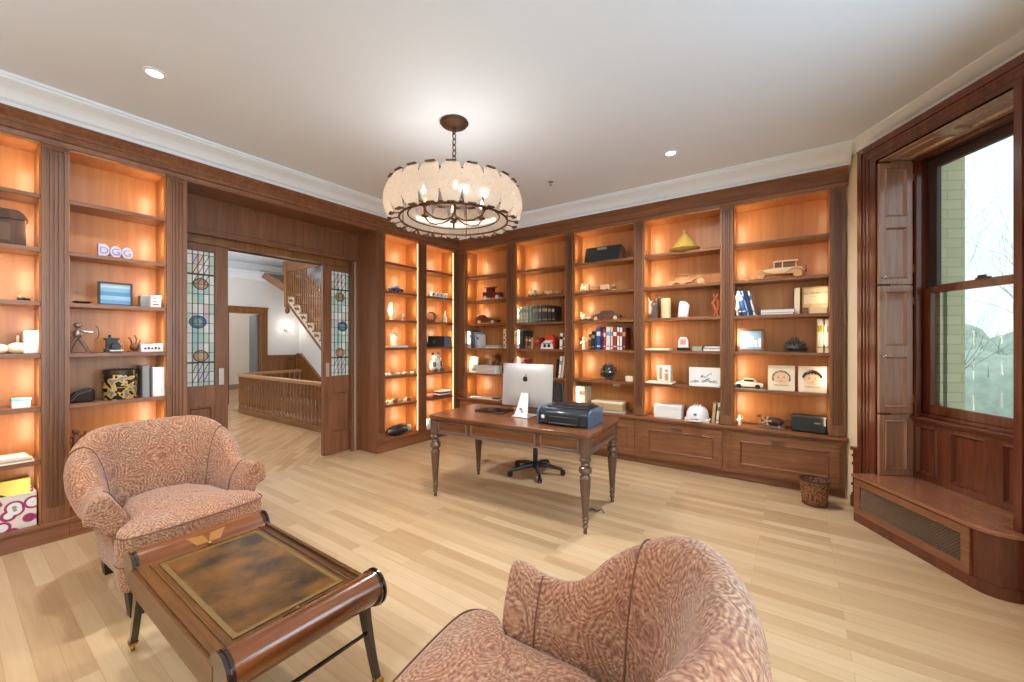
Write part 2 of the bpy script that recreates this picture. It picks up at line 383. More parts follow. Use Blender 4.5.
for a, b in wins:
    light('window_fill', 'AREA', (BX + .5, (a + b) / 2, 1.9), 80 * (b - a), (.70, .85, 1), (0, rad(90), 0), shape='RECTANGLE', size=2.2, size_y=b - a + .3)  # area lamps added outside the out-of-view windows to brighten the room
for x_, y_ in ((1.5, -1.35), (4.3, -1.45)):
    # unseen spots added behind the camera to brighten the ceiling
    light('ceiling_fill', 'SPOT', (x_, y_, 1.75), 125, (.86, .93, 1), (rad(180 + 20), 0, 0), shadow_soft_size=.15, spot_size=rad(165), spot_blend=1)
# crown mouldings
def sweep(path, prof, zt, closed=False):
    """prof: (out, down) ; path list of (x,y) with room on the right-hand side of travel"""
    g = G(); n = len(path); k = len(prof); v = []
    for i, p in enumerate(path):
        p = Vector(p); a = Vector(path[max(0, i - 1)]); b = Vector(path[min(n - 1, i + 1)])
        d1 = (p - a).normalized() if i else (b - p).normalized(); d2 = (b - p).normalized() if i < n - 1 else d1
        n1 = Vector((d1.y, -d1.x)); n2 = Vector((d2.y, -d2.x)); m_ = (n1 + n2).normalized(); m_ /= max(.3, m_.dot(n1))
        for o, z in prof: q = p + m_ * o; v.append((q.x, q.y, zt - z))
    fs = [(i * k + j, (i + 1) * k + j, (i + 1) * k + (j + 1) % k, i * k + (j + 1) % k) for i in range(n - 1) for j in range(k)]
    fs += [tuple(range(k)), tuple((n - 1) * k + j for j in range(k - 1, -1, -1))]
    return g.add(v, fs)
CP = [(-.05, 0), (.19, 0), (.19, .016), (.175, .022), (.175, .034), (.150, .050), (.115, .066), (.085, .092), (.065, .118), (.060, .128), (.04, .134), (.04, .165), (-.05, .165)]
struct(sweep([(.01, YS), (.01, YB - .01), (4.80, YB - .01)], CP, H).obj('trim_1', CROWN, ang=50), 'white crown moulding above the bookcases')
CP2 = [(0, 0), (.10, 0), (.10, .012), (.085, .018), (.07, .03), (.045, .045), (.03, .062), (.02, .066), (.02, .085), (0, .085)]
struct(sweep([C(-.36, .115)[:2], C(1.44, .115)[:2], (BX, YS)], CP2, H).obj('trim_2', CROWN, ang=50), 'slim white crown moulding above the window')
WP = [(-.25, 0), (.06, 0), (.06, .012), (.048, .016), (.048, .026), (.035, .032), (.022, .05), (.014, .055), (.014, .075), (.020, .077), (.020, .083), (.014, .085), (.014, .112), (.026, .118), (.026, .128), (.008, .135), (.004, .165), (-.25, .165)]
struct(sweep([(0, YS), (0, YB), (4.785, YB)], WP, H - .163).obj('trim_3', CABH, ang=30), 'stained wood cornice above the bookcases')

# ------------------------------------------------------------------ bookcases
def fluted(g, x0, x1, z0, z1, y=0.0, d=.28):
    g.box(x0, y + .012, z0, x1, y + .016, z1) if x1 - x0 < .05 else g.box(x0, y + .012, z0, x1, y + .03, z1)
    w_ = x1 - x0
    if w_ > .1:
        n = 4; e = w_ * .17; p = (w_ - 2 * e) / n
        g.box(x0, y, z0, x0 + e, y + .014, z1); g.box(x1 - e, y, z0, x1, y + .014, z1)
        g.box(x0 + e, y, z1 - .03, x1 - e, y + .014, z1); g.box(x0 + e, y, z0, x1 - e, y + .014, z0 + .10)
        for i in range(1, n): g.box(x0 + e + p * i - .0045, y, z0 + .1, x0 + e + p * i + .0045, y + .013, z1 - .03)
        g.box(x0 - .006, y - .012, z1 - .015, x1 + .006, y + .02, z1 + .005)
        g.box(x0 - .003, y - .006, z1 - .045, x1 + .003, y + .014, z1 - .035)
    else:
        g.box(x0, y, z0, x1, y + .014, z1)
def bookcase(loc, rz, x0, x1, pl, pr_, shelves, z0, label, group, depth=.27, leds=(1, 1), plinth=True, ztop=2.875, strip=False):
    """local frame: x along, y into the wall, opening x0..x1 ; pl/pr_ pilaster widths (0 = none)"""
    t = thing('bookcase', label, 'bookcase', loc, rz, group)
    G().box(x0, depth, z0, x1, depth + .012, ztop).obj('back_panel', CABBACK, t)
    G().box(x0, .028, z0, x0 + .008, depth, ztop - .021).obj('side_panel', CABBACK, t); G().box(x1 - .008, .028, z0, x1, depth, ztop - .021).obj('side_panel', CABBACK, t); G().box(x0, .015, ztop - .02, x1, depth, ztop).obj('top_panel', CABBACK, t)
    for z in shelves:
        G().box(x0, .018, z - .032, x1, depth, z).obj('shelf', CABH, t, bev=.003)
    if plinth:
        g = G(); g.box(x0 - pl, -.012, 0, x1 + pr_, depth, z0 - .012); g.box(x0 - pl, -.02, z0 - .03, x1 + pr_, depth, z0)
        g.obj('plinth', CABH, t, bev=.003)
    if pl: g = G(); fluted(g, x0 - pl, x0, z0, ztop); g.obj('pilaster', CAB, t, bev=.0015)
    if pr_: g = G(); fluted(g, x1, x1 + pr_, z0, ztop); g.obj('pilaster', CAB, t, bev=.0015)
    hgt = ztop - z0 - .1
    for side, on in zip((0, 1), leds):
        if not on: continue
        xs = x0 + .006 if side == 0 else x1 - .006
        if strip and side == 1: G().box(xs - .004, .0165, z0 + .03, xs + .004, .026, ztop - .04).obj('light_strip', LEDG, t)
        zs = [z0] + sorted(shelves) + [ztop]
        zs = [z for i, z in enumerate(zs) if i == 0 or z - zs[i - 1] > .05]
        for a, b in zip(zs[:-1], zs[1:]):
            # one warm lamp per niche, fixed behind the face frame, shining back onto the panel
            l = light('shelf_lamp', 'AREA', (x0 + .03 if side == 0 else x1 - .03, .034, (a + b) / 2 - .02), LED_E * (1 if side == 0 or rz else .3), WARM,
                      parent=t, shape='RECTANGLE', size=.03, size_y=(b - a) * .5)
            sgn = 1 if side == 0 else -1
            l.rotation_euler = (rad(90), 0, rad(-38 * sgn))
    return t
AS = [.60, .98, 1.36, 1.735, 2.115, 2.50]
BS = [.955, 1.34, 1.713, 2.08, 2.46]
RA = rad(90)
GA = 'built-in bookcases along the left wall'
bookcase((0, 0, 0), RA, -.25, .42, .13, .134, AS, .145, 'built-in lit wooden bookcase at the left edge, holding a floral storage box', GA, leds=(0, 1))
bookcase((0, 0, 0), RA, .554, 1.12, 0, .135, AS, .145, 'built-in lit wooden bookcase left of the pocket doors, holding a round patterned tin', GA, leds=(0, 1))
bookcase((0, 0, 0), RA, 3.365, 3.936, .131, .15, AS, .15, 'built-in lit wooden bookcase just right of the pocket doors, with a pale oval ornament', GA, leds=(1, 1), strip=True)
bookcase((0, 0, 0), RA, 4.086, 4.665, 0, .105, AS, .15, 'built-in lit wooden bookcase beside the room corner, holding a panda figurine', GA, leds=(1, 1), strip=True)
GB = 'built-in bookcases along the back wall'
bx = [(.139, .935), (1.085, 1.888), (2.013, 2.816), (2.930, 3.742), (3.862, 4.655)]
bl = ['built-in bookcase niche unit nearest the corner, holding a dark red model truck', 'built-in bookcase holding the row of pale to black encyclopedias',
      'built-in bookcase with a black angled speaker on its top shelf', 'built-in bookcase with a yellow cone pot on its top shelf', 'built-in bookcase nearest the window, with a pale wooden vintage car']
for i, (a, b) in enumerate(bx):
    pl = .139 if i == 0 else bx[i][0] - bx[i - 1][1]
    bookcase((0, YB, 0), 0, a, b, pl if i == 0 else 0, (bx[i + 1][0] - b) if i < 4 else .112, BS, .57, bl[i], GB, leds=(1, 1 if i == 4 else 0), plinth=False)
# blind corner infill
g = G(); g.box(-.02, YB - .0, .57, .0, YB + .02, 2.88); g.box(-.27, 4.775, 0, -.005, 5.0, 2.88)
struct(g.obj('trim_4', CAB))
# counter and base cabinets, wall B
g = G(); g.box(-.0, YB - .035, .535, 4.785, YB + .28, .565); g.box(0, YB - .022, .522, 4.775, YB + .2, .535)
tag(g.obj('counter', CABH, bev=.004), 'long stained wood counter above the drawer cabinets', 'counter')
cb = [(0.01, 1.0), (1.0, 1.95), (1.95, 2.868), (2.868, 3.80), (3.80, 4.768)]
cl = ['low drawer cabinet in the corner behind the desk', 'low drawer cabinet directly behind the computer desk', 'low drawer cabinet behind the right end of the desk',
      'low drawer cabinet under the white hard hat', 'low drawer cabinet behind the woven wastebasket']
for i, (a, b) in enumerate(cb):
    t = thing('drawer_cabinet', cl[i], 'cabinet', (a, YB, 0), 0, 'low drawer cabinets under the counter')
    W = b - a
    G().box(0, .0, .075, W, .27, .52).box(.0, .04, 0, W, .27, .075).obj('carcass', CABH, t, bev=.002)
    g = G(); g.panel(.045, W - .045, .10, .50, -.018, .075, .018, .012, .02); d = g.obj('drawer', CABH, t)
    if i in (3, 4, 2):
        hx = .40 * W + .06
        g = G(); g.box(hx - .055, -.024, .438, hx + .055, -.017, .466); g.tube([(hx - .05, -.026, .444), (hx, -.036, .441), (hx + .05, -.026, .444)], .004); h = g.obj('handle', mat('aged_pull', lin(108, 82, 66), .4, .7), d)

# ------------------------------------------------------------------ pocket door opening in wall A
g = G(); g.box(-.385, 1.255, 2.86, .0, 3.234, 2.88); g.box(-.385, 1.255, 0, -.0, 1.262, 2.87); g.box(-.385, 3.228, 0, 0, 3.234, 2.87)
struct(g.obj('trim_5', CAB), 'wood lined reveal around the pocket door opening')
g = G(); g.box(-.41, 1.26, 2.50, -.385, 3.23, 2.87)
g.box(-.385, 1.26, 2.845, -.365, 3.23, 2.862); g.box(-.385, 1.26, 2.495, -.355, 3.23, 2.52); g.box(-.385, 1.26, 2.52, -.37, 3.23, 2.545); g.box(-.385, 1.26, 2.56, -.378, 3.23, 2.575)
struct(g.obj('trim_6', CABBACK if False else CAB, bev=.002), 'wood header panel above the pocket doors')
g = G(); g.box(-.41, 3.12, 0, -.375, 3.23, 2.5); g.box(-.375, 3.19, 0, -.365, 3.228, 2.5); g.box(-.38, 3.12, 0, -.362, 3.14, 2.5)
g.box(-.41, 1.26, 0, -.375, 1.31, 2.5)
struct(G().box(-.372, 3.150, 0, -.358, 3.176, 2.49).obj('trim_16', mat('door_stop', lin(168, 146, 132), .3, coat=.3), bev=.003), 'pale grey brown stop bead at the right pocket door')
struct(g.obj('trim_7', CAB, bev=.002), 'wood casing beside the pocket doors')
g = G(); g.box(-.60, 1.0, 2.42, -.52, 3.4, 3.1); g.box(-.60, 1.25, 2.42, -.42, 3.25, 2.5)
struct(g.obj('trim_8', OAK))
SG = [stained('glass_clear', 216, 222, 220), stained('glass_aqua', 158, 198, 198), stained('glass_green', 184, 206, 190), stained('glass_blue', 96, 140, 172),
      stained('glass_amber', 214, 168, 104), stained('glass_lilac', 196, 192, 206), stained('glass_rose', 214, 190, 180)]
LEAD = mat('lead_came', lin(66, 66, 62), .5, .5)
def disc(g, cx, cz, r, y, m, n=18, sx=1):
    g.add([(cx, y, cz)] + [(cx + sx * r * math.cos(2 * PI * i / n), y, cz + r * math.sin(2 * PI * i / n)) for i in range(n)], [(0, i + 1, (i + 1) % n + 1) for i in range(n)], m)
def pocket_door(y0, y1, label, hx, flipped):
    """door in a frame whose local x runs along world y; width y1-y0; handle side hx"""
    W = y1 - y0
    t = thing('pocket_door', label, 'door', (-.45, y0, 0), RA, 'pocket doors of the study')
    t['kind'] = 'thing'
    a, b = .13 if not flipped else .115, W - .115
    g = G(); g.box(0, 0, 0.01, a, .045, 2.49); g.box(b, 0, .01, W, .045, 2.49)
    g.box(a, 0, .01, b, .045, .27); g.box(a, 0, .80, b, .045, 1.0); g.box(a, 0, 2.35, b, .045, 2.49)
    g.obj('door_leaf', CAB, t, bev=.002)
    G().panel(a, b, .26, .81, .008, .02, .02, .01, .022).obj('lower_panel', CAB, t)
    g = G(); z0, z1 = 1.0, 2.35; y = .02
    cols = [a, a + .045] + [a + .045 + (b - a - .09) * k / 3 for k in (1, 2)] + [b - .045, b]
    rows = [z0, z0 + .04] + [z0 + .04 + (z1 - z0 - .08) * k / 13 for k in range(1, 13)] + [z1 - .04, z1]
    rnd = random.Random(3)
    lead = G()
    for i in range(5):
        for j in range(len(rows) - 1):
            edge = i in (0, 4) or j in (0, len(rows) - 2)
            m_ = (0 if rnd.random() < .8 else 2) if edge else (rnd.choice([1, 1, 2, 5, 0]) if 4 <= j <= 6 or 8 < j < 11 else (rnd.choice([1, 0, 1, 5, 2]) if j < 4 else rnd.choice([0, 2, 0, 6, 5])))
            g.add([(cols[i], y, rows[j]), (cols[i + 1], y, rows[j]), (cols[i + 1], y, rows[j + 1]), (cols[i], y, rows[j + 1])], [(0, 1, 2, 3)], m_)
            if not edge and (j >= 11 or j <= 2):
                lead.tube([(cols[i], y - .003, rows[j]), (cols[i + 1], y - .003, rows[j + 1])], .003, 4)
    cx = (a + b) / 2
    for zc, r, ms in ((2.02, .055, (4, 6)), (1.30, .055, (4, 6)), (1.64, .062, (3, 1))):
        xx = cx if ms[0] == 4 else (a + .09 if not flipped else b - .09)
        disc(g, xx, zc, r, y - .002, ms[0], sx=1.1); disc(g, xx, zc, r * .55, y - .004, ms[1])
        lead.tube([(xx + 1.1 * r * math.cos(k * PI / 10), y - .005, zc + r * math.sin(k * PI / 10)) for k in range(20)], .004, 4, closed=True)
    for c_ in cols: lead.box(c_ - .003, y - .006, z0, c_ + .003, y + .006, z1)
    for k, r_ in enumerate(rows): lead.box(a, y - .006, r_ - .0025, b, y + .006, r_ + .0025) if k not in (3, 12) else lead.box(a, y - .006, r_ - .008, b, y + .006, r_ + .008)
    gp = g.obj('stained_glass', SG, t); lead.obj('lead_came', LEAD, gp)
    G().box(hx - .022, -.004, 1.0, hx + .022, 0, 1.17).obj('door_pull', NICKEL, t, bev=.002)
    return t
pocket_door(1.262, 1.736, 'stained glass pocket door at the left of the hall opening', .474 - .06, False)
pocket_door(2.769, 3.25, 'stained glass pocket door at the right of the hall opening', .06, True)

# ------------------------------------------------------------------ hall beyond
def hall_floor():
    m = bpy.data.materials.new('hall_parquet'); m.use_nodes = True
    nt = m.node_tree; N = nt.nodes; L = nt.links; b = N['Principled BSDF']; t = N.new('ShaderNodeTexCoord')
    br = N.new('ShaderNodeTexBrick'); br.offset = .5; br.inputs['Scale'].default_value = 1; br.inputs['Mortar Size'].default_value = .002
    br.inputs['Brick Width'].default_value = .5; br.inputs['Row Height'].default_value = .08
    br.inputs['Color1'].default_value = lin(172, 132, 92); br.inputs['Color2'].default_value = lin(206, 170, 128); br.inputs['Mortar'].default_value = lin(120, 86, 54)
    mp = N.new('ShaderNodeMapping'); mp.inputs['Rotation'].default_value = (0, 0, rad(45)); L.new(t.outputs['Object'], mp.inputs[0]); L.new(mp.outputs[0], br.inputs[0]); L.new(br.outputs[0], b.inputs['Base Color'])
    b.inputs['Roughness'].default_value = .3
    return m
HF = hall_floor()
hx0, hy0, hy1, HH = -6.2, .2, 5.4, 3.3
g = G(); g.box(-9.5, hy0, -.12, -.30, 3.52, 0); g.box(-9.5, 3.52, -.12, -5.3, hy1, 0)
struct(g.obj('floor_hall', HF))
g = G(); g.box(hx0 - .12, hy0, 0, hx0, 3.79, HH); g.box(hx0 - .12, 4.5, 0, hx0, hy1, HH); g.box(hx0 - .12, 3.79, 2.1, hx0, 4.5, HH)
struct(g.obj('wall_hall_far', HALLW))
g = G(); g.box(hx0, hy1, -2, -.3, hy1 + .1, HH); g.box(-5.3, hy1 - 1.9 - .02, -2.4, -.4, hy1 - 1.9, -.12)
struct(g.obj('wall_hall_side', HALLW))
struct(G().box(hx0, hy0 - .1, 0, -.3, hy0, HH).obj('wall_hall_near', HALLW))
struct(G().box(-9.6, hy0, HH, -.3, hy1, HH + .1).obj('ceiling_hall', WHITE))
g = G(); g.box(-9.6, 2.5, 0, -9.5, 6.5, HH); g.box(-9.5, 2.5, 0, hx0 - .12, 2.6, HH); g.box(-9.5, 6.4, 0, hx0 - .12, 6.5, HH); g.box(-9.5, 3.5, -.12, hx0, 6.5, -.001); g.box(-9.5, 5.4, HH, hx0, 6.5, HH + .1)
struct(g.obj('wall_far_room', mat('far_room_paint', lin(222, 214, 202), .7)))
g = G(); g.box(-9.5, 2.6, 0, -9.48, 6.4, .14); g.box(hx0, hy0, 0, hx0 + .02, 3.7, .14); struct(g.obj('baseboard_hall', mat('grey_base', lin(150, 134, 128), .5)))
struct(sweep([(hx0, hy0), (hx0, hy1), (-.4, hy1)], [(0, .28), (0, .4), (.03, .4), (.05, .36), (.09, .30), (.16, .26), (.22, .25), (.22, .2), (0, .2)], HH).obj('trim_9', CROWN, ang=50))
# door frame in far wall
g = G(); x = hx0
g.box(x, 3.66, 0, x + .03, 3.79, 2.10); g.box(x, 4.50, 0, x + .03, 4.63, 2.10); g.box(x, 3.66, 2.10, x + .03, 4.63, 2.23); g.box(x, 3.64, 2.23, x + .05, 4.65, 2.26)
g.box(x - .13, 4.47, 0, x, 4.50, 2.1); g.box(x - .13, 3.79, 0, x, 3.82, 2.1)
f = struct(g.obj('door_1', OAK, bev=.003), 'oak door frame in the far hall wall')
M = Matrix.Translation((x - .1, 4.46, 0)) @ Matrix.Rotation(rad(125), 4, 'Z')
g = G(); g.box(0, 0, .01, .04, -.7, 2.09, M=Matrix.Translation((x - .1, 4.46, 0)) @ Matrix.Rotation(rad(-101), 4, 'Z'))
g.obj('door_leaf', mat('grey_door_paint', lin(120, 122, 132), .5), f)
# wainscot
t = thing('wainscot', 'oak wainscot panelling in the far hall corner', 'panelling', (hx0, 4.63, 0), RA); W = hy1 - 4.70
g = G(); g.panel(0, W / 2, -.0, 1.06, -.03, .07, .03, .012, .02); g.panel(W / 2, W, 0, 1.06, -.03, .07, .03, .012, .02); g.obj('wainscot_panel', OAK, t)
G().box(0, -.05, 1.06, W, 0, 1.1).obj('cap_rail', OAKX, t)
t = thing('stair_wainscot', 'sloping oak panelling beside the stairs going down', 'panelling', (hx0, hy1, 0))
G().prism([(0, -.6), (0, 1.09), (.15, 1.09), (1.15, .45), (3.2, -.85), (3.2, -1.9), (0, -1.9)], -.04, -.001, 'y').obj('panelling', OAK, t)
G().prism([(0, 1.09), (.15, 1.09), (3.2, -.85), (3.2, -.80), (.17, 1.13), (0, 1.13)], -.06, -.001, 'y').obj('cap_rail', OAKX, t)
# balustrade round the stairwell
t = thing('balustrade', 'low oak balustrade round the hall stairwell', 'balustrade', (-1.0, 3.50, 0))
pts = [(0, 0)] + [(-3.6, 0)] + [(-3.75 - .2 * math.sin(a) , .25 - .25 * math.cos(a)) for a in [k * PI / 12 for k in range(1, 7)]] + [(-4.0, 1.3)]
def along(pts, step):
    out = []; acc = 0
    for a, b in zip(pts[:-1], pts[1:]):
        L_ = math.dist(a, b); k = step - acc
        while k < L_: out.append((a[0] + (b[0] - a[0]) * k / L_, a[1] + (b[1] - a[1]) * k / L_)); k += step
        acc = (acc + L_) % step
    return out
g = G()
for dz, ww, hh in ((.735, .04, .03), (.765, .055, .025)):
    pp = [Vector(p) for p in pts]
    for a, b in zip(pp[:-1], pp[1:]):
        d = (b - a); L_ = d.length; an = math.atan2(d.y, d.x)
        g.box(-.02, -ww, dz, L_ + .02, ww, dz + hh, M=Matrix.Translation((a.x, a.y, 0)) @ Matrix.Rotation(an, 4, 'Z'))
g.obj('handrail', mat('handrail_wood', lin(176, 130, 84), .3), t, bev=.004)
g = G()
for a, b in zip(pp[:-1], pp[1:]):
    d = (b - a); an = math.atan2(d.y, d.x); g.box(-.02, -.03, 0, d.length + .02, .03, .09, M=Matrix.Translation((a.x, a.y, 0)) @ Matrix.Rotation(an, 4, 'Z'))
g.obj('base_rail', OAKX, t)
bm = G().lathe([(.030, .09), (.030, .16), (.018, .18), (.026, .22), (.031, .32), (.022, .45), (.017, .55), (.028, .58), (.018, .61), (.030, .64), (.030, .735)], 8)
bo = None
for (x_, y_) in along(pts, .112)[:60]:
    if bo is None: bo = bm.obj('baluster', OAK, t); bo.location = (x_, y_, 0)
    else: c = bo.copy(); COL.objects.link(c); c.location = (x_, y_, 0)
# stairs up
t = thing('staircase', 'oak staircase rising to the upper landing in the hall', 'staircase', (-5.0, 4.5, 0))
x0, z0, dx, dz = .1, 2.42, .265, -.195
n = 8
pts = [(x0, z0 + .02)]
for k in range(n): pts += [(x0 + dx * (k + 1), z0 + .02 + dz * k), (x0 + dx * (k + 1), z0 + .02 + dz * (k + 1))]
pts += [(x0 + dx * n, z0 + dz * n - .22), (x0 - .02, z0 - .30 + .12)]
poly = [(x0, z0 + .02)] + pts[1:]
white_s = mat('stair_side_white', lin(208, 196, 180), .6)
g = G()
for k in range(n):
    xa, xb = x0 + dx * k, x0 + dx * (k + 1); zt = z0 + dz * k
    g.add([(xa, 0, zt), (xb, 0, zt), (xb, 0, z0 + dz * (k + 1) - .10), (xa, 0, z0 + dz * k - .10), (xa, .85, zt), (xb, .85, zt), (xb, .85, z0 + dz * (k + 1) - .10), (xa, .85, z0 + dz * k - .10)],
          [(0, 3, 2, 1), (4, 5, 6, 7), (0, 1, 5, 4), (1, 2, 6, 5), (2, 3, 7, 6), (3, 0, 4, 7)])
g.obj('string_board', white_s, t)
g = G()
for k in range(n): g.box(x0 + dx * k - .01, -.025, z0 + dz * k, x0 + dx * (k + 1) + .02, .85, z0 + dz * k + .03)
g.obj('tread', OAKX, t)
g = G()
for k in range(n):
    cx, cz = x0 + dx * (k + .5), z0 + dz * k - .07
    G().tube([(cx - .08, -.012, cz + .03), (cx - .03, -.012, cz - .03), (cx + .02, -.012, cz + .02), (cx + .07, -.012, cz - .03), (cx + .09, -.012, cz)], .014, 6).obj('scroll_bracket', OAK, t)
g = G(); g.add([(x0, -.01, z0 - .10), (x0 + dx * n, -.01, z0 + dz * n - .10), (x0 + dx * n, -.01, z0 + dz * n - .17), (x0, -.01, z0 - .17), (x0, .85, z0 - .10), (x0 + dx * n, .85, z0 + dz * n - .10), (x0 + dx * n, .85, z0 + dz * n - .17), (x0, .85, z0 - .17)],
      [(0, 3, 2, 1), (4, 5, 6, 7), (2, 3, 7, 6), (3, 0, 4, 7), (0, 1, 5, 4)]); g.obj('lower_trim', OAKX, t)
g = G(); g.tube([(x0 - .05, .02, z0 + .98), (x0 + dx * n, .02, z0 + dz * n + .95)], .035, 8); g.obj('handrail', OAKX, t)
sb = G().lathe([(.02, 0), (.02, .12), (.013, .15), (.024, .3), (.015, .55), (.020, .6), (.016, .86)], 8); so = None
for k in range(n):
    for q in (.12, .45, .8):
        lx, lz = x0 + dx * (k + q), z0 + dz * k + .03
        if so is None: so = sb.obj('baluster', OAK, t, loc=(lx, .02, lz)); o = so
        else: o = so.copy(); COL.objects.link(o); o.location = (lx, .02, lz)
        o.scale = (1, 1, 1 + (.12 - (q - .5) * .05))
G().lathe([(.012, -.16), (.05, -.12), (.055, -.06), (.03, -.02), (.07, 0), (.07, .95), (.05, 1.0)], 8).obj('newel_post', OAK, t, loc=(.02, .02, 2.22))
# upper landing and its soffit flight
g = G(); g.prism([(.0, 2.55), (.0, 2.72), (-.25, 2.72 + .12), (-1.5, 3.26), (-1.62, 3.26), (-1.66, 3.05), (-1.4, 2.98), (-1.32, 3.06)], -.03, .85, 'y'); g.obj('upper_string', OAKX, t)
g = G(); g.box(-.1, -.02, 3.0, 2.2, .02, 3.25); g.obj('landing_fascia', OAKX, t)
# sconce and hall light
t = thing('wall_sconce', 'glowing white wall sconce beside the stairs', 'sconce', (hx0, 5.08, 1.75), RA)
G().lathe([(.05, 0), (.05, .015)], 12, M=Matrix.Rotation(rad(90), 4, 'X')).obj('backplate', BRASS, t)
G().lathe([(.03, -.02), (.05, .02), (.06, .10)], 12, c=(0, -.08, 0)).obj('shade', SCONG, t)
G().tube([(0, 0, 0), (0, -.05, -.04), (0, -.08, -.02)], .006).obj('arm', BRASS, t)
light('sconce_lamp', 'POINT', (hx0 + .18, 5.08, 1.82), 3.5, (1, .9, .75), shadow_soft_size=.05)
light('hall_lamp', 'POINT', (-4.2, 2.2, 2.7), 95, (1, .97, .93), shadow_soft_size=.2)
light('stairwell_lamp', 'POINT', (-2.6, 4.9, 1.3), 70, (1, .92, .8), shadow_soft_size=.03)
light('far_room_lamp', 'POINT', (-8, 4.2, 2.6), 45, (1, .95, .9), shadow_soft_size=.3)
light('entry_hall_lamp', 'POINT', (-1.8, 1.4, 2.9), 25, (1, .95, .88), shadow_soft_size=.2)

# ------------------------------------------------------------------ window and its panelling (local frame of the window wall)
t = struct(cobj(G().box(0, .0, 0, .045, .12, 3.06).box(.045, .012, 0, .16, .12, 2.90).box(.055, .004, 0, .075, .02, 2.985).box(.10, .006, 0, .112, .02, 2.94).box(.15, .0, 0, .19, .12, 2.90)
      .box(.045, 0, 3.01, 1.285, .12, 3.06).box(.045, .012, 2.90, 1.285, .12, 3.01).box(.10, .006, 2.94, 1.22, .02, 2.952).box(.055, .004, 2.985, 1.27, .02, 3.0).box(.15, .0, 2.90, 1.18, .12, 2.93)
      .box(1.14, 0, 0, 1.18, .12, 2.90).box(1.18, .012, 0, 1.285, .12, 2.90).box(1.285, .0, 0, 1.33, .12, 3.06).box(1.255, .004, 0, 1.275, .02, 2.985)
      .box(-.012, -.012, 0, .12, .12, .30).box(1.14, -.012, 0, 1.34, .12, .30),
      'trim_10', WIN, bev=.003), 'dark wood casing round the bay window')
# stacked plinth beside the counter
g = G(); zz = 0
for hgt, ww in ((.10, .10), (.025, .095), (.06, .088), (.025, .096), (.05, .088), (.025, .095), (.08, .086), (.025, .093), (.05, .086), (.02, .094), (.035, .086), (.03, .10)):
    g.box(-.02 - ww, .12 - ww * .9, zz, -.01, .125, zz + hgt); zz += hgt
struct(cobj(g, 'trim_11', WIN, bev=.006), 'stacked wood plinth between counter and window casing')
wr = struct(cobj(G().box(.18, .0, .36, .19, .29, 2.93).box(1.14, 0, .36, 1.15, .29, 2.93).box(.18, 0, 2.90, 1.15, .3, 2.915), 'trim_12', WIN), 'window reveal lining')
# panelled soffit
g = G()
MX = Matrix(((1, 0, 0, 0), (0, 0, 1, 0), (0, 1, 0, 0), (0, 0, 0, 1)))
h = G(); h.panel(.2, .66, .02, .26, 0, .05, .012, .01, .015); h.panel(.66, 1.13, .02, .26, 0, .05, .012, .01, .015)
g.add([(a, c_, 2.885 + b) for a, b, c_ in h.v], [tuple(reversed(f_)) for f_ in h.f])
struct(cobj(g, 'trim_13', WINL), 'panelled soffit above the window')
# shutters folded on the left reveal: local frame x -> wall's outward axis
def reveal_panel(name, z0, z1, splits, mat_, label=None, cat=None, group=None, struct_=False, x0=.012, x1=.262, off=.192):
    o = bpy.data.objects.new(name, None); COL.objects.link(o)
    o.location = C(off, 0, 0); o.rotation_euler = (0, 0, TH + rad(90))
    g = G(); zs = [z0] + splits + [z1]
    for a, b in zip(zs[:-1], zs[1:]):
        h = G(); h.panel(x0, x1, a, b, -.022, .042, .022, .012, .018)
        g.v, g.f, g.m = g.v, g.f, g.m; g.add(h.v, h.f)
    return o, g
for k, (z0, z1, sp, lb) in enumerate(((1.905, 2.87, [2.40], 'upper folding wood shutter on the left window reveal'), (.875, 1.89, [1.37], 'lower folding wood shutter on the left window reveal'))):
    o, g = reveal_panel('window_shutter', z0, z1, sp, WINL); tag(o, lb, 'shutter', 'folded shutters'); g.obj('shutter_panel', WINL, o)
    if k == 0: G().lathe([(.006, 0), (.006, .02), (.012, .024), (.012, .034), (.004, .038)], 10, M=Matrix.Translation((.03, -.022, 1.955)) @ Matrix.Rotation(rad(90), 4, 'X')).obj('knob', CHROME, o)
    else: G().lathe([(.006, 0), (.006, .02), (.012, .024), (.012, .034), (.004, .038)], 10, M=Matrix.Translation((.03, -.022, 1.33)) @ Matrix.Rotation(rad(90), 4, 'X')).obj('knob', CHROME, o)
    for zz in (z0 + .12, z1 - .12): G().box(x0 := .262, -.024, zz - .03, .27, -.016, zz + .03).obj('hinge', BRASS, o)
o, g = reveal_panel('trim_14', .38, .86, [], WINL); o['kind'] = 'structure'; g.obj('reveal_panel', WINL, o)
# apron under the window
g = G(); g.panel(.19, .46, .37, .84, .262, .05, .03, .014, .022); g.panel(.46, .79, .37, .84, .262, .05, .03, .014, .022); g.panel(.79, 1.14, .37, .84, .262, .05, .03, .014, .022)
struct(cobj(g, 'trim_15', WIN), 'dark wood panelled apron under the window')
struct(cobj(G().box(.19, .238, .835, 1.14, .34, .86).box(.19, .255, .815, 1.14, .3, .835), 'sill', WINH, bev=.005), 'wood window stool')
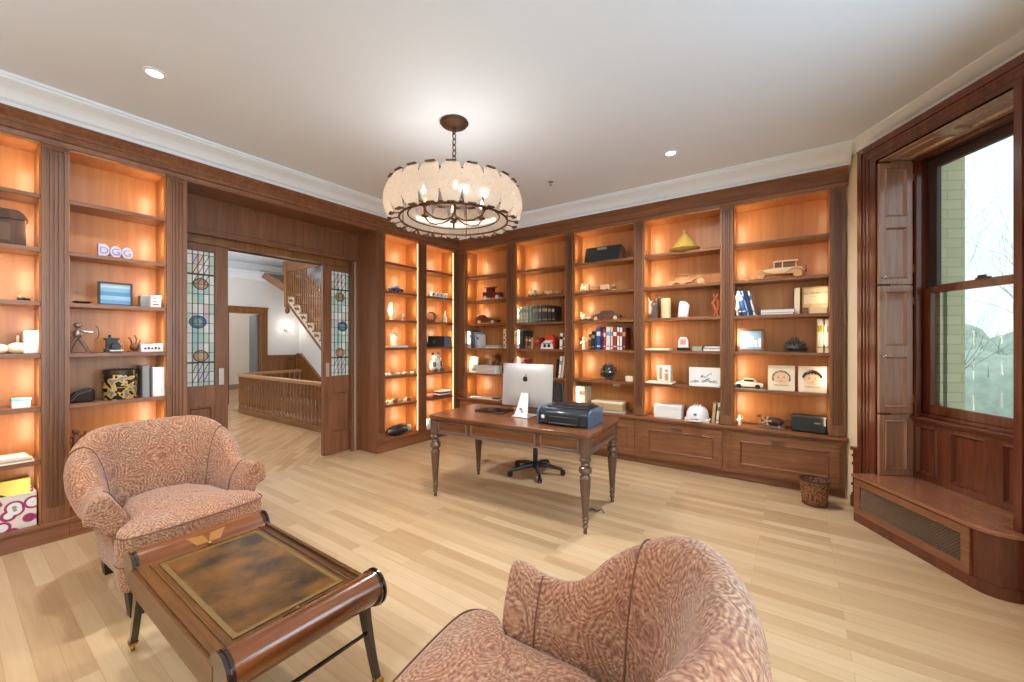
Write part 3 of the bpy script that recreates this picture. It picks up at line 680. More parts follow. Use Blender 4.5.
# window frame, sashes
wf = struct(cobj(G().box(.19, .27, .86, .235, .31, 2.9).box(.19, .31, .86, .215, .44, 2.9).box(1.095, .27, .86, 1.14, .44, 2.9).box(.19, .27, 2.86, 1.14, .31, 2.9).box(.19, .31, 2.875, 1.14, .44, 2.9).box(.19, .3, .86, 1.14, .44, .885), 'window_1', WIN, bev=.004), 'dark wood sash window in the bay')
G().box(.215, .33, .885, .285, .365, 1.86).box(1.03, .33, .885, 1.095, .365, 1.86).box(.285, .33, .885, 1.03, .365, .955).box(.285, .33, 1.82, 1.03, .365, 1.875).obj('lower_sash', WIN, wf, bev=.004)
G().box(.215, .375, 1.84, .285, .41, 2.875).box(1.03, .375, 1.84, 1.095, .41, 2.875).box(.285, .375, 2.80, 1.03, .41, 2.875).box(.285, .375, 1.84, 1.03, .41, 1.885).obj('upper_sash', mat('dark_sash', lin(70, 58, 56), .4), wf, bev=.004)
G().box(.285, .345, .955, 1.03, .349, 1.82).obj('lower_pane', GLASS, wf)
G().box(.285, .39, 1.885, 1.03, .394, 2.80).obj('upper_pane', GLASS, wf)
G().box(.60, .335, 1.875, .68, .36, 1.89).box(.62, .33, 1.89, .66, .35, 1.905).obj('sash_lock', mat('dark_metal', lin(60, 56, 54), .4, .7), wf)
G().box(.33, .325, .955, .37, .335, .975).obj('sash_lift', BRASS, wf)
# radiator bench
t = thing('window_bench', 'low wood window bench with a lattice radiator grille', 'bench', C(0, 0), TH)
def bench_poly(s0, s1, f, r, back=.26):
    p = [(s0, back), (s0, f)]
    for k in range(7): a = -PI / 2 + k * PI / 12; p.append((s1 - r + r * math.cos(a), f + r + r * math.sin(a)))
    return p + [(s1, back)]
G().prism(bench_poly(.19, 1.215, -.15, .13, -.013) , .07, .35, 'z').obj('carcass', WIN, t, ang=25)
G().prism(bench_poly(.185, 1.225, -.162, .14, -.013), 0, .07, 'z').obj('plinth', WIN, t, ang=25)
G().prism([(.19, .26), (.19, -.013), (.175, -.013), (.175, -.172)] + bench_poly(0, 1.235, -.172, .15, -.013)[2:] + [(1.14, -.013), (1.14, .26)], .352, .378, 'z').obj('seat_board', wood('bench_wood_sky_lit', lin(128, 80, 54), lin(156, 102, 72), 'X', rough=.22, coat=.6, bump=0), t, bev=.004)  # seat board colour lightened to carry the sky's reflection
g = G()
for a, b, c_, d in ((.19, 1.07, .07, .12), (.19, 1.07, .295, .345), (.19, .25, .12, .295), (1.02, 1.07, .12, .295)): g.box(a, -.165, c_, b, -.15, d)
g.box(.245, -.170, .115, 1.025, -.163, .122); g.box(.245, -.170, .293, 1.025, -.163, .30)
g.obj('grille_frame', CABH, t, bev=.002)
G().box(.25, -.1515, .12, 1.02, -.1505, .295).obj('grille_backing', BLACK, t)
g = G(); sp = .022
k = -8
while .25 + k * sp < 1.02:
    for sg in (1, -1):
        a = .25 + k * sp; x_a, x_b = a, a + .175
        if sg == 1: p, q = (x_a, .12), (x_b, .295)
        else: p, q = (x_a, .295), (x_b, .12)
        def clip(p, q):
            (xa, za), (xb, zb) = p, q
            if xb <= .25 or xa >= 1.02: return None
            if xa < .25: za += (zb - za) * (.25 - xa) / (xb - xa); xa = .25
            if xb > 1.02: zb = za + (zb - za) * (1.02 - xa) / (xb - xa); xb = 1.02
            return (xa, za), (xb, zb)
        c_ = clip(p, q)
        if c_: g.tube([(c_[0][0], -.156, c_[0][1]), (c_[1][0], -.156, c_[1][1])], .0028, 4)
    k += 1
g.obj('grille_lattice', mat('grille_bronze', lin(120, 96, 74), .4, .7), t)

# ------------------------------------------------------------------ outside
BR = bpy.data.materials.new('cream_brick'); BR.use_nodes = True
nt = BR.node_tree; b_ = nt.nodes['Principled BSDF']; br = nt.nodes.new('ShaderNodeTexBrick'); tcn = nt.nodes.new('ShaderNodeTexCoord'); sp_ = nt.nodes.new('ShaderNodeSeparateXYZ'); ad_ = nt.nodes.new('ShaderNodeMath'); cmb = nt.nodes.new('ShaderNodeCombineXYZ')
nt.links.new(tcn.outputs['Object'], sp_.inputs[0]); nt.links.new(sp_.outputs[0], ad_.inputs[0]); nt.links.new(sp_.outputs[1], ad_.inputs[1]); nt.links.new(ad_.outputs[0], cmb.inputs[0]); nt.links.new(sp_.outputs[2], cmb.inputs[1]); nt.links.new(cmb.outputs[0], br.inputs[0]); nt.links.new(br.outputs[0], b_.inputs['Base Color'])
br.inputs['Scale'].default_value = 1; br.inputs['Brick Width'].default_value = .21; br.inputs['Row Height'].default_value = .075; br.inputs['Mortar Size'].default_value = .004
br.inputs['Color1'].default_value = lin(222, 220, 184); br.inputs['Color2'].default_value = lin(212, 210, 174); br.inputs['Mortar'].default_value = lin(196, 194, 166); b_.inputs['Roughness'].default_value = .9
struct(cobj(G().box(-.3, .42, -1, .262, .60, 4), 'exterior_pier', BR), 'cream painted brick pier outside the window')
struct(cobj(G().box(.215, .44, .88, .262, .47, 1.9), 'exterior_casing', mat('dark_teal_paint', lin(20, 66, 78), .5)))
gm = mat('winter_ground', lin(110, 120, 100), .95, var=.2, bscale=.2)
struct(G().box(6.5, -120, -6.1, 220, 160, -6).box(-100, 12, -6.1, 6.5, 160, -6).obj('ground', gm))
BARK = mat('grey_bark', lin(84, 80, 76), .9)
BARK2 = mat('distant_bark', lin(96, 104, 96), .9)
def tree(loc, hgt, seed, label, mt, r0=.16, depth=6, spread=.55):
    rnd = random.Random(seed); g = G()
    def br_(p, d, L_, r, k):
        q = p; pts = [p]; rs = [r]
        for i in range(3):
            d = (d + Vector((rnd.uniform(-.16, .16), rnd.uniform(-.16, .16), rnd.uniform(-.05, .12)))).normalized(); q = q + d * L_ / 3; pts.append(q); rs.append(r * (1 - .13 * (i + 1)))
        g.tube(pts, rs, 5 if k > 3 else 3)
        if k == 0: return
        for i in range(3 if k > 1 else 2):
            ax = Vector((rnd.uniform(-1, 1), rnd.uniform(-1, 1), rnd.uniform(-.3, .7))).normalized()
            nd = (d + ax * spread * rnd.uniform(.6, 1.5)).normalized(); br_(pts[-1] if i == 0 else pts[2].lerp(pts[3], rnd.random()), nd, L_ * rnd.uniform(.66, .86), rs[-1] * .66, k - 1)
    br_(Vector((0, 0, 0)), Vector((0, 0, 1)), hgt * .27, r0, depth)
    return tag(g.obj('bare_tree', mt, loc=loc), label, 'tree', 'bare trees outside the window')
# seen through the window from the room: direction roughly north-east
tree((7.9, 11.5, -6), 14.0, 4, 'large bare tree nearest the window', BARK, .26, 7)
tree((11.5, 17.5, -6), 12.5, 12, 'bare tree behind the largest one, to its right', BARK, .26, 7)
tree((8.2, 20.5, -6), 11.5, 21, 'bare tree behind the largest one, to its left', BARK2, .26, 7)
rnd = random.Random(5)
g = G()
for k in range(300):
    y_ = rnd.uniform(30, 62); x_ = rnd.uniform(-4, 50); r = rnd.uniform(1.2, 2.6); h_ = rnd.uniform(4.6, 6.8) + (y_ - 26) * .07
    g.ball((x_, y_, -6 + h_ * .5), r, 8, 6, (1.2, 1, h_ / r / 1.9))
    for q in range(34):
        p = Vector((x_ + rnd.uniform(-2, 2), y_ - 1.5, -6 + h_ * rnd.uniform(.3, .9))); d = Vector((rnd.uniform(-1, 1), rnd.uniform(-1, .2), rnd.uniform(.2, 1.4)))
        g.tube([p, p + d * .6 + Vector((0, 0, .1)), p + d * 1.2], [.03, .02, .008], 3)
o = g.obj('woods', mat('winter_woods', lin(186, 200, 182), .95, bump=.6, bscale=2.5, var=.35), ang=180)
o['kind'] = 'stuff'; tag(o, 'hazy grey green woods beyond the window', 'woods')
#@@FURN
# ------------------------------------------------------------------ chandelier and ceiling cans
t = thing('chandelier', 'round drum chandelier of pale stone panels on an iron frame', 'chandelier', (2.16, 2.37, 0))
CH = t
G().lathe([(.11, 3.2), (.115, 3.19), (.10, 3.172), (.05, 3.165), (.02, 3.155)], 24).obj('ceiling_canopy', IRON, t)
g = G()
for k in range(9):
    z = 3.15 - k * .045; a = (k % 2) * PI / 2
    g.tube([(.016 * math.cos(a) * math.cos(q), .016 * math.sin(a) * math.cos(q), z + .028 * math.sin(q) - .02) for q in [j * PI / 5 for j in range(10)]], .0045, 6, closed=True)
g.obj('chain', IRON, t)
g = G(); g.tube([(0, 0, 2.730), (0, 0, 2.430)], .012, 8); g.lathe([(.012, 2.410), (.035, 2.425), (.02, 2.460), (.012, 2.470)], 12)
ring = lambda r, z, n=48: [(r * math.cos(2 * PI * k / n), r * math.sin(2 * PI * k / n), z) for k in range(n)]
g.tube(ring(.425, 2.410), .008, 6, closed=True); g.tube(ring(.425, 2.660), .007, 6, closed=True); g.tube(ring(.36, 2.445), .006, 6, closed=True)
for k in range(4):
    a = k * PI / 2 + .5; g.tube([(.425 * math.cos(a), .425 * math.sin(a), 2.410), (.425 * math.cos(a), .425 * math.sin(a), 2.670)], .005, 6)
    g.tube([(.425 * math.cos(a), .425 * math.sin(a), 2.670), (0, 0, 2.725)], .006, 6)
g.obj('frame', IRON, t)
NP = 22
for k in range(NP):
    a = 2 * PI * k / NP; M = Matrix.Rotation(a, 4, 'Z'); hw = .077
    def f(u, v, hw=hw):
        z = 2.395 + .272 * v; y = (u - .5) * 2 * hw * (.66 + .40 * math.sin(PI * min(1, v * 1.0)))
        r = .50 + .045 * math.sin(PI * v) ** .8 - .3 * y * y / .1 * .3
        return (r, y, z)
    g = G(); g.surf(f, 5, 9); n_ = len(g.v); g.v += [(p[0] - .007, p[1], p[2]) for p in g.v[:n_]]; g.f += [tuple(reversed([i + n_ for i in q])) for q in g.f]; g.m += [0] * (len(g.f) - len(g.m))
    p = g.obj('stone_panel', CALC, t, rot=a, ang=60)
    g = G(); g.box(.482, -.028, 2.388, .512, .028, 2.398); g.tube([(.425, 0, 2.410), (.49, 0, 2.394)], .005, 5)
    g.obj('panel_bracket', IRON, t, rot=a); G().box(.485, -.035, 2.665, .515, .035, 2.674).tube([(.425, 0, 2.660), (.49, 0, 2.668)], .004, 5).obj('panel_bracket', IRON, t, rot=a)
for k in range(6):
    a = 2 * PI * k / 6 + .26
    q = [(.02, 0, 2.440), (.09, 0, 2.405), (.17, 0, 2.400), (.235, 0, 2.425), (.27, 0, 2.470)]
    ar = G().tube(q, .007, 6).lathe([(.006, 2.470), (.028, 2.475), (.03, 2.485), (.012, 2.490), (.012, 2.560)], 10, c=(.27, 0, 0)).obj('arm', IRON, t, rot=a)
    G().lathe([(.008, 2.560), (.016, 2.575), (.017, 2.595), (.008, 2.620), (.001, 2.635)], 10, c=(.27, 0, 0)).obj('bulb', GLOW, ar)
    light('bulb_lamp', 'POINT', (.27 * math.cos(a), .27 * math.sin(a), 2.600), BULB_E, (1, .90, .80), parent=t, shadow_soft_size=.03)
def can(x, y, label, e=1):
    t = thing('recessed_light', label, 'ceiling light', (x, y, H), 0)
    G().lathe([(.062, 0), (.062, -.006), (.046, -.008), (.042, .0)], 24).obj('trim_ring', CROWN, t)
    G().lathe([(.041, -.003), (.041, -.002)], 20).obj('lens', CANG, t)
    light('can_and_fill_lamp', 'SPOT', (0, 0, -.02), CAN_E * 3 * e, (.93, .96, 1), parent=t, shadow_soft_size=.05, spot_size=rad(150), spot_blend=1)
light('chandelier_fill', 'SPOT', (2.16, 2.37, 2.40), 110, (1, .93, .86), shadow_soft_size=.10, spot_size=rad(170), spot_blend=.8)  # extra spot added at the chandelier for downward light and clearer shadows
can(.97, .81, 'lit recessed ceiling light above the left armchair', .6)
can(3.44, 3.92, 'lit recessed ceiling light near the back wall bookcases')
for x, y in ((3.6, -.9), (1.2, -1.1)): light('can_and_fill_lamp', 'SPOT', (x, y, H - .02), CAN_E * 1.8, (.93, .96, 1), shadow_soft_size=.05, spot_size=rad(150), spot_blend=1)  # two more spots added behind the camera for brightness, without fixtures
t = thing('sprinkler', 'small sprinkler head in the white ceiling right of the chandelier', 'sprinkler', (2.19, 3.87, H))
G().lathe([(.03, 0), (.03, -.004), (.008, -.008), (.006, -.03), (.016, -.034), (.016, -.037)], 12).obj('sprinkler_head', CHROME, t)

# ------------------------------------------------------------------ armchairs
FOOT = mat('black_foot', lin(30, 22, 20), .35)
def armchair(loc, rz, label):
    t = thing('armchair', label, 'armchair', loc, rz, 'paisley tub armchairs')
    hi, fx, rr, bxx = .255, .30, .20, -.225
    P = []
    def seg(n, fn):
        for i in range(n): P.append(fn(i / n))
    cx, cyy = bxx + rr, hi - rr
    seg(9, lambda s: ((fx + (cx - fx) * s, -hi), (0, -1)))
    seg(8, lambda s: ((cx + rr * math.cos(-PI / 2 - s * PI / 2), -cyy + rr * math.sin(-PI / 2 - s * PI / 2)), (math.cos(-PI / 2 - s * PI / 2), math.sin(-PI / 2 - s * PI / 2))))
    seg(4, lambda s: ((bxx, -cyy + 2 * cyy * s), (-1, 0)))
    seg(8, lambda s: ((cx + rr * math.cos(PI - s * PI / 2), cyy + rr * math.sin(PI - s * PI / 2)), (math.cos(PI - s * PI / 2), math.sin(PI - s * PI / 2))))
    seg(10, lambda s: ((cx + (fx - cx) * s / .9 if s < .9 else fx, hi), (0, 1)))
    N_ = len(P); rings = []
    def sm(a, b, x): x = max(0, min(1, (x - a) / (b - a))); return x * x * (3 - 2 * x)
    for i, (p, o) in enumerate(P):
        tt = abs(2 * i / (N_ - 1) - 1)
        h = .915 - .28 * sm(.25, .72, tt) + .015 * sm(.82, 1, tt)
        L_ = .085 - .035 * sm(.3, .7, tt) + .03 * sm(.80, 1, tt)
        k = .95 - .12 * sm(.3, .8, tt)
        fwd = .05 * sm(.85, 1, tt)
        pr_ = [(0, .28), (0, .42), (L_ * .3, (h + .42) / 2), (L_ * .75, h - .08), (L_ + .01, h - .02), (L_ + .055 * k, h), (L_ + .105 * k, h - .025), (L_ + .135 * k, h - .085), (L_ + .14 * k, h - .17),
               (.155 * k + .015, .52), (.15 * k, .46), (.13, .425), (.09, .41), (.07, .36), (.06, .14), (.0, .14)]
        rings.append([(p[0] + o[0] * a + (fwd * (z - .3) * 1.2 if z > .4 else 0), p[1] + o[1] * a, z) for a, z in pr_])
    g = G(); K = len(rings[0])
    def cap(r, dx):
        c = [sum(q[j] for q in r) / K for j in range(3)]
        return [[(c[0] + (q[0] - c[0]) * s + dx * e, c[1] + (q[1] - c[1]) * s, c[2] + (q[2] - c[2]) * s) for q in r] for s, e in ((.9, .7), (.55, 1))]
    ca = cap(rings[0], .010); cb_ = cap(rings[-1], .010)
    allr = [ca[1], ca[0]] + rings + [cb_[0], cb_[1]]
    vs = [q for r in allr for q in r]; fs = []
    for i in range(len(allr) - 1):
        for j in range(K): j2 = (j + 1) % K; fs.append((i * K + j, i * K + j2, (i + 1) * K + j2, (i + 1) * K + j))
    fs.append(tuple(range(K - 1, -1, -1))); fs.append(tuple((len(allr) - 1) * K + j for j in range(K)))
    g.add(vs, fs); bk = g.obj('back', PAIS, t, sub=1, ang=180)
    g = G()
    for ri in (3, N_ - 4): r = rings[ri]; o = P[ri][1]; G().tube(bspline([(q[0] - o[0] * .001, q[1] - o[1] * .001, q[2]) for q in r[1:6]]), .003, 6).obj('piping', PIPE, bk)
    for ri in (11, N_ - 12):
        r = rings[ri]; o = P[ri][1]
        G().tube(bspline([q for q in r[1:12]]), .004, 6).obj('piping', PIPE, bk)
    # T shaped seat
    out = [(-.26, -.25), (.30, -.25), (.345, -.29), (.36, -.335), (.40, -.355), (.46, -.35), (.50, -.32), (.515, -.22), (.52, 0)]
    out = out + [(x, -y) for x, y in reversed(out[:-1])]; n = len(out)
    def rg(s, z, sh=0): return [(x * s + .09 * (1 - s), y * s, z + sh * (1 - (y / .36) ** 2)) for x, y in out]
    rr_ = [rg(.955, .13), rg(.975, .16), rg(.98, .27), rg(.995, .30), rg(1, .40), rg(.985, .435), rg(.95, .455), rg(.86, .468, .006), rg(.5, .482, .012), rg(.12, .487, .012)]
    g = G(); vs = [q for r in rr_ for q in r]; fs = [(i * n + j, i * n + (j + 1) % n, (i + 1) * n + (j + 1) % n, (i + 1) * n + j) for i in range(len(rr_) - 1) for j in range(n)]
    fs.append(tuple(range(n - 1, -1, -1))); fs.append(tuple((len(rr_) - 1) * n + j for j in range(n)))
    g.add(vs, fs); st = g.obj('seat', PAIS, t, sub=1, ang=180)
    G().tube(bspline([(x * .999, y * .999, .436) for x, y in rg_xy(out)]), .0035, 6).obj('piping', PIPE, st); G().tube(bspline([(x * .989, y * .989, .285) for x, y in rg_xy(out)]), .003, 6).obj('piping', PIPE, st)
    for x, y in ((.42, -.27), (.42, .27), (-.23, -.22), (-.23, .22)):
        G().add([(x - .028, y - .028, 0), (x + .028, y - .028, 0), (x + .028, y + .028, 0), (x - .028, y + .028, 0), (x - .04, y - .04, .14), (x + .04, y - .04, .14), (x + .04, y + .04, .14), (x - .04, y + .04, .14)],
                [(3, 2, 1, 0), (4, 5, 6, 7), (0, 1, 5, 4), (1, 2, 6, 5), (2, 3, 7, 6), (3, 0, 4, 7)]).obj('foot', FOOT, t, bev=.003)
    return t
def rg_xy(out): return [(x, y) for x, y in out[1:-1]]
armchair((1.09, .85, 0), rad(3), 'paisley tub armchair between the bookcase and the coffee table')
armchair((3.915, .90, 0), rad(189), 'paisley tub armchair in front, near the camera, with its back to the window')

# ------------------------------------------------------------------ leather-topped coffee table
t = thing('coffee_table', 'mahogany coffee table with scrolled ends and a tooled leather top', 'coffee table', (2.415, .785, 0))
def leather():
    m = bpy.data.materials.new('antique_leather'); m.use_nodes = True; nt = m.node_tree; b = nt.nodes['Principled BSDF']
    tt = nt.nodes.new('ShaderNodeTexCoord'); n = nt.nodes.new('ShaderNodeTexNoise'); n.inputs['Scale'].default_value = 5; n.inputs['Detail'].default_value = 7; n.inputs['Roughness'].default_value = .6
    r = nt.nodes.new('ShaderNodeValToRGB'); r.color_ramp.elements[0].position = .38; r.color_ramp.elements[1].position = .66
    r.color_ramp.elements[0].color = lin(44, 32, 12); r.color_ramp.elements[1].color = lin(122, 78, 28)
    nt.links.new(tt.outputs['Object'], n.inputs[0]); nt.links.new(n.outputs[0], r.inputs[0]); nt.links.new(r.outputs[0], b.inputs['Base Color'])
    b.inputs['Roughness'].default_value = .28
    n2 = nt.nodes.new('ShaderNodeTexNoise'); n2.inputs['Scale'].default_value = 60; nt.links.new(tt.outputs['Object'], n2.inputs[0])
    bp = nt.nodes.new('ShaderNodeBump'); bp.inputs['Strength'].default_value = .15; bp.inputs['Distance'].default_value = .003; nt.links.new(n2.outputs[0], bp.inputs['Height']); nt.links.new(bp.outputs[0], b.inputs['Normal'])
    return m
GOLD = mat('gold_tooling', lin(120, 92, 48), .45, .2, var=.4, bscale=160)
ebony = mat('ebonised_edge', lin(46, 28, 18), .15, coat=.5)
tp = G().box(-.47, -.275, .385, .47, .275, .425).obj('table_top', MAHX, t, bev=.003)
G().box(-.40, -.205, .425, .40, .205, .4285).obj('leather_inset', leather(), tp)
g = G(); a, b, w_ = .40, .205, .018
for x0, y0, x1, y1 in ((-a, -b, a, -b + w_), (-a, b - w_, a, b), (-a, -b + w_, -a + w_, b - w_), (a - w_, -b + w_, a, b - w_)): g.box(x0, y0, .4285, x1, y1, .4295)
g.obj('tooled_border', GOLD, tp)
g = G()
for s in (-1, 1):
    g.box(-.47, s * .275, .345, .47, s * .290, .425); g.box(-.47, s * .262, .425, .47, s * .278, .436); g.box(-.47, s * .225, .425, .47, s * .232, .430)
    g.prism([(-.56, .35), (-.50, .318), (-.42, .305), (.42, .305), (.50, .318), (.56, .35), (.56, .40), (-.56, .40)], s * .270, s * .284, 'y')
g.obj('side_rail', MAHX, t, bev=.002)
for s in (-1, 1):
    prof = [(.435, .425), (.455, .440), (.475, .462), (.505, .478), (.535, .478), (.560, .465), (.577, .440), (.580, .412), (.570, .385), (.552, .362), (.53, .345), (.50, .335), (.46, .33), (.435, .33)]
    r_ = G().prism([(s * x, z) for x, z in prof], -.262, .262, 'y').obj('scroll_end', MAHO, t, ang=50)
    for y in (-1, 1):
        g = G()
        for r0, ya, yb in ((.072, .262, .272), (.066, .272, .280), (.074, .280, .288)):
            pr2 = [(s * .512 + r0 * math.cos(q), .408 + r0 * math.sin(q)) for q in [k * PI / 14 for k in range(28)]]
            g.prism(pr2, y * ya, y * yb, 'y')
        g.obj('end_cap', ebony, r_, ang=50)
    G().lathe([(.002, 0), (.007, .004), (.004, .012), (.008, .016), (.004, .02)], 10, M=Matrix.Translation((s * .442, 0, .436)) @ Matrix.Rotation(rad(-90 * s), 4, 'Y')).obj('knob', BRASS, r_)
    g = G()
    for q in (-.5, .0, .5):
        c_, s__ = math.cos(q), math.sin(q)
    for yv in (-1, 1):
        g.add([(s * .446, 0, .4375), (s * .446, yv * .05, .4375), (s * .488, yv * .085, .4725), (s * .478, yv * .015, .467)], [(0, 1, 2, 3), (3, 2, 1, 0)])
    g.obj('inlay_fan', mat('satinwood_inlay', lin(150, 98, 40), .25, coat=.4), r_)
    for y in (-1, 1):
        q = [(.46, .345), (.475, .27), (.50, .19), (.527, .11), (.555, .045)]; g = G(); wds = [.030, .026, .020, .016, .013]
        vs = []; 
        for (x, z), w_ in zip(q, wds): vs += [(s * (x - w_), y * .262 - .014, z), (s * (x + w_), y * .262 - .014, z), (s * (x + w_), y * .262 + .014, z), (s * (x - w_), y * .262 + .014, z)]
        fs = [(k * 4 + j, k * 4 + (j + 1) % 4, (k + 1) * 4 + (j + 1) % 4, (k + 1) * 4 + j) for k in range(4) for j in range(4)] + [(0, 1, 2, 3), (19, 18, 17, 16)]
        lg = g.add(vs, fs).obj('leg', mat('dark_leg', lin(44, 30, 20), .2, coat=.5), t, bev=.003)
        G().box(s * .545, y * .262 - .015, .03, s * .578, y * .262 + .015, .055).lathe([(.014, -.007), (.016, 0), (.014, .007)], 12, M=Matrix.Translation((s * .567, y * .262, .016)) @ Matrix.Rotation(rad(90), 4, 'X')).obj('caster', BRASS, lg)
    G().tube([(s * .492, -.262, .215), (s * .492, -.1, .215), (s * .492, .1, .215), (s * .492, .262, .215)], [.007, .009, .009, .007], 8).obj('stretcher', ebony, t)

# ------------------------------------------------------------------ desk
DR = rad(4.8); DC = (2.335, 3.087)
def dl(x, y, z=0):
    return (DC[0] + x * math.cos(DR) - y * math.sin(DR), DC[1] + x * math.sin(DR) + y * math.cos(DR), z)
t = thing('writing_desk', 'wooden writing desk on turned and reeded legs', 'desk', dl(0, 0), DR)
DE = mat('greyed_moulding', lin(128, 104, 92), .3, coat=.3)
def rrect(x, y, r, n=5):
    o = []
    for sx_, sy_, a0 in ((1, -1, -PI / 2), (1, 1, 0), (-1, 1, PI / 2), (-1, -1, PI)):
        for k in range(n + 1): a = a0 + k * PI / 2 / n; o.append((sx_ * (x - r) + r * math.cos(a), sy_ * (y - r) + r * math.sin(a)))
    return o
G().prism(rrect(.80, .405, .07), .732, .760, 'z').obj('desktop', DESK, t, bev=.004, ang=30)
G().prism(rrect(.795, .40, .068), .722, .732, 'z').prism(rrect(.785, .39, .06), .712, .722, 'z').obj('desktop_moulding', DESKLEG, t, ang=30)
g = G(); g.box(-.735, -.355, .60, .735, -.325, .712); g.box(-.735, .325, .60, .735, .355, .712); g.box(-.755, -.34, .60, -.725, .34, .712); g.box(.725, -.34, .60, .755, .34, .712); g.obj('frieze', DESK, t)
g = G()
for sy_ in (-1, 1):
    y0, y1 = sy_ * .355, sy_ * .368
    g.box(-.74, y0, .592, .74, y1, .606)
    for a, b in ((-.69, -.36), (-.32, .32), (.36, .69)):
        g.box(a, y0, .612, a + .014, y1, .708); g.box(b - .014, y0, .612, b, y1, .708); g.box(a, y0, .612, b, y1, .624); g.box(a, y0, .698, b, y1, .708)
for sx_ in (-1, 1):
    x0, x1 = sx_ * .755, sx_ * .768; g.box(x0, -.36, .592, x1, .36, .606)
    for z0, z1 in ((.612, .624), (.698, .708)): g.box(x0, -.30, z0, x1, .30, z1)
    g.box(x0, -.30, .612, x1, -.288, .708); g.box(x0, .288, .612, x1, .30, .708)
g.obj('frieze_moulding', DE, t, bev=.002)
for a, b in ((-.676, -.374), (-.306, .306), (.374, .676)): G().box(a, -.362, .624, b, -.352, .698).obj('drawer_front', DESK, t, bev=.003)
prof = [(.014, 0), (.017, .012), (.012, .03), (.020, .045), (.022, .055), (.014, .068), (.022, .082), (.024, .092), (.018, .104), (.026, .116), (.020, .13), (.023, .14), (.041, .40), (.044, .42), (.034, .435), (.030, .445), (.046, .462), (.050, .48), (.046, .497), (.032, .51), (.036, .52), (.030, .535), (.044, .55), (.044, .565), (.036, .575), (.046, .60), (.047, .722)]
lg0 = None
for x in (-.735, .735):
    for y in (-.35, .35):
        if lg0 is None: lg0 = G().lathe(prof, 28, flute=(.135, .41)).obj('leg', DESKLEG, t, ang=25); lg0.location = (x, y, 0)
        else: c = lg0.copy(); COL.objects.link(c); c.location = (x, y, 0)

# computer, tablet, printer
ZD = .7605
t = thing('desktop_computer', 'silver all-in-one computer seen from behind on the desk', 'computer', dl(.02, -.01, ZD), DR - rad(2))
M = Matrix.Rotation(rad(-6), 4, 'X')
g = G()
pts = rrect(.264, .2, .02)
def bulge(u, v): pass
nx, nz = 13, 11
def back(u, v):
    x, z = (u - .5) * .528, v * .395; e = (1 - (2 * u - 1) ** 4) * (1 - (2 * v - 1) ** 4)
    return (x, -.012 - .028 * e, z)
g.surf(back, nx, nz); g.obj('display_back', SILVER, t, ang=60); bo = t.children[-1]; bo.location = (0, .055, .082); bo.rotation_euler = (rad(-4), 0, 0)
G().box(-.264, -.012, 0, .264, -.002, .395).obj('display_edge', SILVER, bo, bev=.003)
G().box(-.262, -.002, .0, .262, .0, .393).obj('screen', mat('screen_black', lin(10, 10, 12), .1), bo)
# fruit emblem
g = G(); al = []
for k in range(30):
    a = 2 * PI * k / 30; r = .026 * (1 - .10 * abs(math.cos(a)) ** 8 * 0 - (.12 if 75 < math.degrees(a) < 105 else 0) - (.10 if 258 < math.degrees(a) < 282 else 0))
    x, z = r * math.cos(a) * .98, r * math.sin(a)
    d = math.dist((x, z), (.034, .004))
    if d < .015: x -= (.015 - d) * 1.0
    al.append((x, z))
g.prism(al, -.0425, -.041, 'y'); g.prism([(.0, .028), (.002, .038), (.010, .046), (.012, .045), (.010, .034), (.003, .028)], -.0425, -.041, 'y')
o = g.obj('emblem', BLACK, bo, ang=60); o.location = (0, 0, .255)
g = G(); q = [(-.002, .30), (-.012, .20), (-.03, .10), (-.052, .03), (-.07, .010), (-.06, .004), (.12, .004)]
# stand: bent plate leaning to the display, flat foot
vs = []; cen = [(.02, .215, .040), (-.01, .12, .052), (-.045, .03, .066), (-.062, .010, .072)]
for y, z, w_ in cen: vs += [(-w_, y, z), (w_, y, z), (w_, y + .010, z), (-w_, y + .010, z)]
fs = [(k * 4 + j, k * 4 + (j + 1) % 4, (k + 1) * 4 + (j + 1) % 4, (k + 1) * 4 + j) for k in range(3) for j in range(4)] + [(0, 1, 2, 3), (15, 14, 13, 12)]
g.add(vs, [tuple(reversed(f_)) for f_ in fs]); g.box(-.085, -.075, 0, .085, .115, .010)
st = g.obj('stand', mat('stand_aluminium', lin(226, 224, 222), .35, .3), t, bev=.004)
g = G(); MM = Matrix.Translation((0, -.0475, .072)) @ Matrix.Rotation(rad(-21.5), 4, 'X')
g.prism([(.013 * math.cos(k * PI / 10), .013 * math.sin(k * PI / 10)) for k in range(20)], -.012, -.001, 'y', M=MM); g.obj('cable_hole', mat('hole_grey', lin(120, 120, 122), .5), st)
t = thing('tablet', 'black tablet case lying flat on the left of the desk', 'tablet', dl(-.37, .10, ZD), DR + rad(2))
G().box(-.16, -.11, 0, .16, .11, .012).obj('case', BLACK, t, bev=.004); G().box(-.14, -.095, .012, .14, .095, .0135).obj('screen_glass', mat('screen_black', lin(10, 10, 12), .1), t)
t = thing('printer', 'dark blue-black inkjet printer on the right of the desk', 'printer', dl(.495, -.055, ZD), DR)
PB = mat('printer_body', lin(34, 42, 52), .25, coat=.4); PS = mat('printer_side', lin(62, 92, 116), .3, coat=.3)
g = G(); g.prism([(-.17, .008), (-.17, .105), (-.13, .135), (.16, .135), (.17, .12), (.17, .008)], -.215, .215, 'x'); g.obj('body', PB, t, bev=.01)
for xa, xb in ((.213, .232), (-.232, -.213)): G().prism([(-.175, 0), (-.175, .105), (-.13, .138), (.165, .138), (.173, .12), (.173, 0)], xa, xb, 'x').obj('side_panel', PS, t, bev=.006)
G().box(-.12, -.185, .028, .14, -.168, .075).obj('output_tray', BLACK, t, bev=.004)
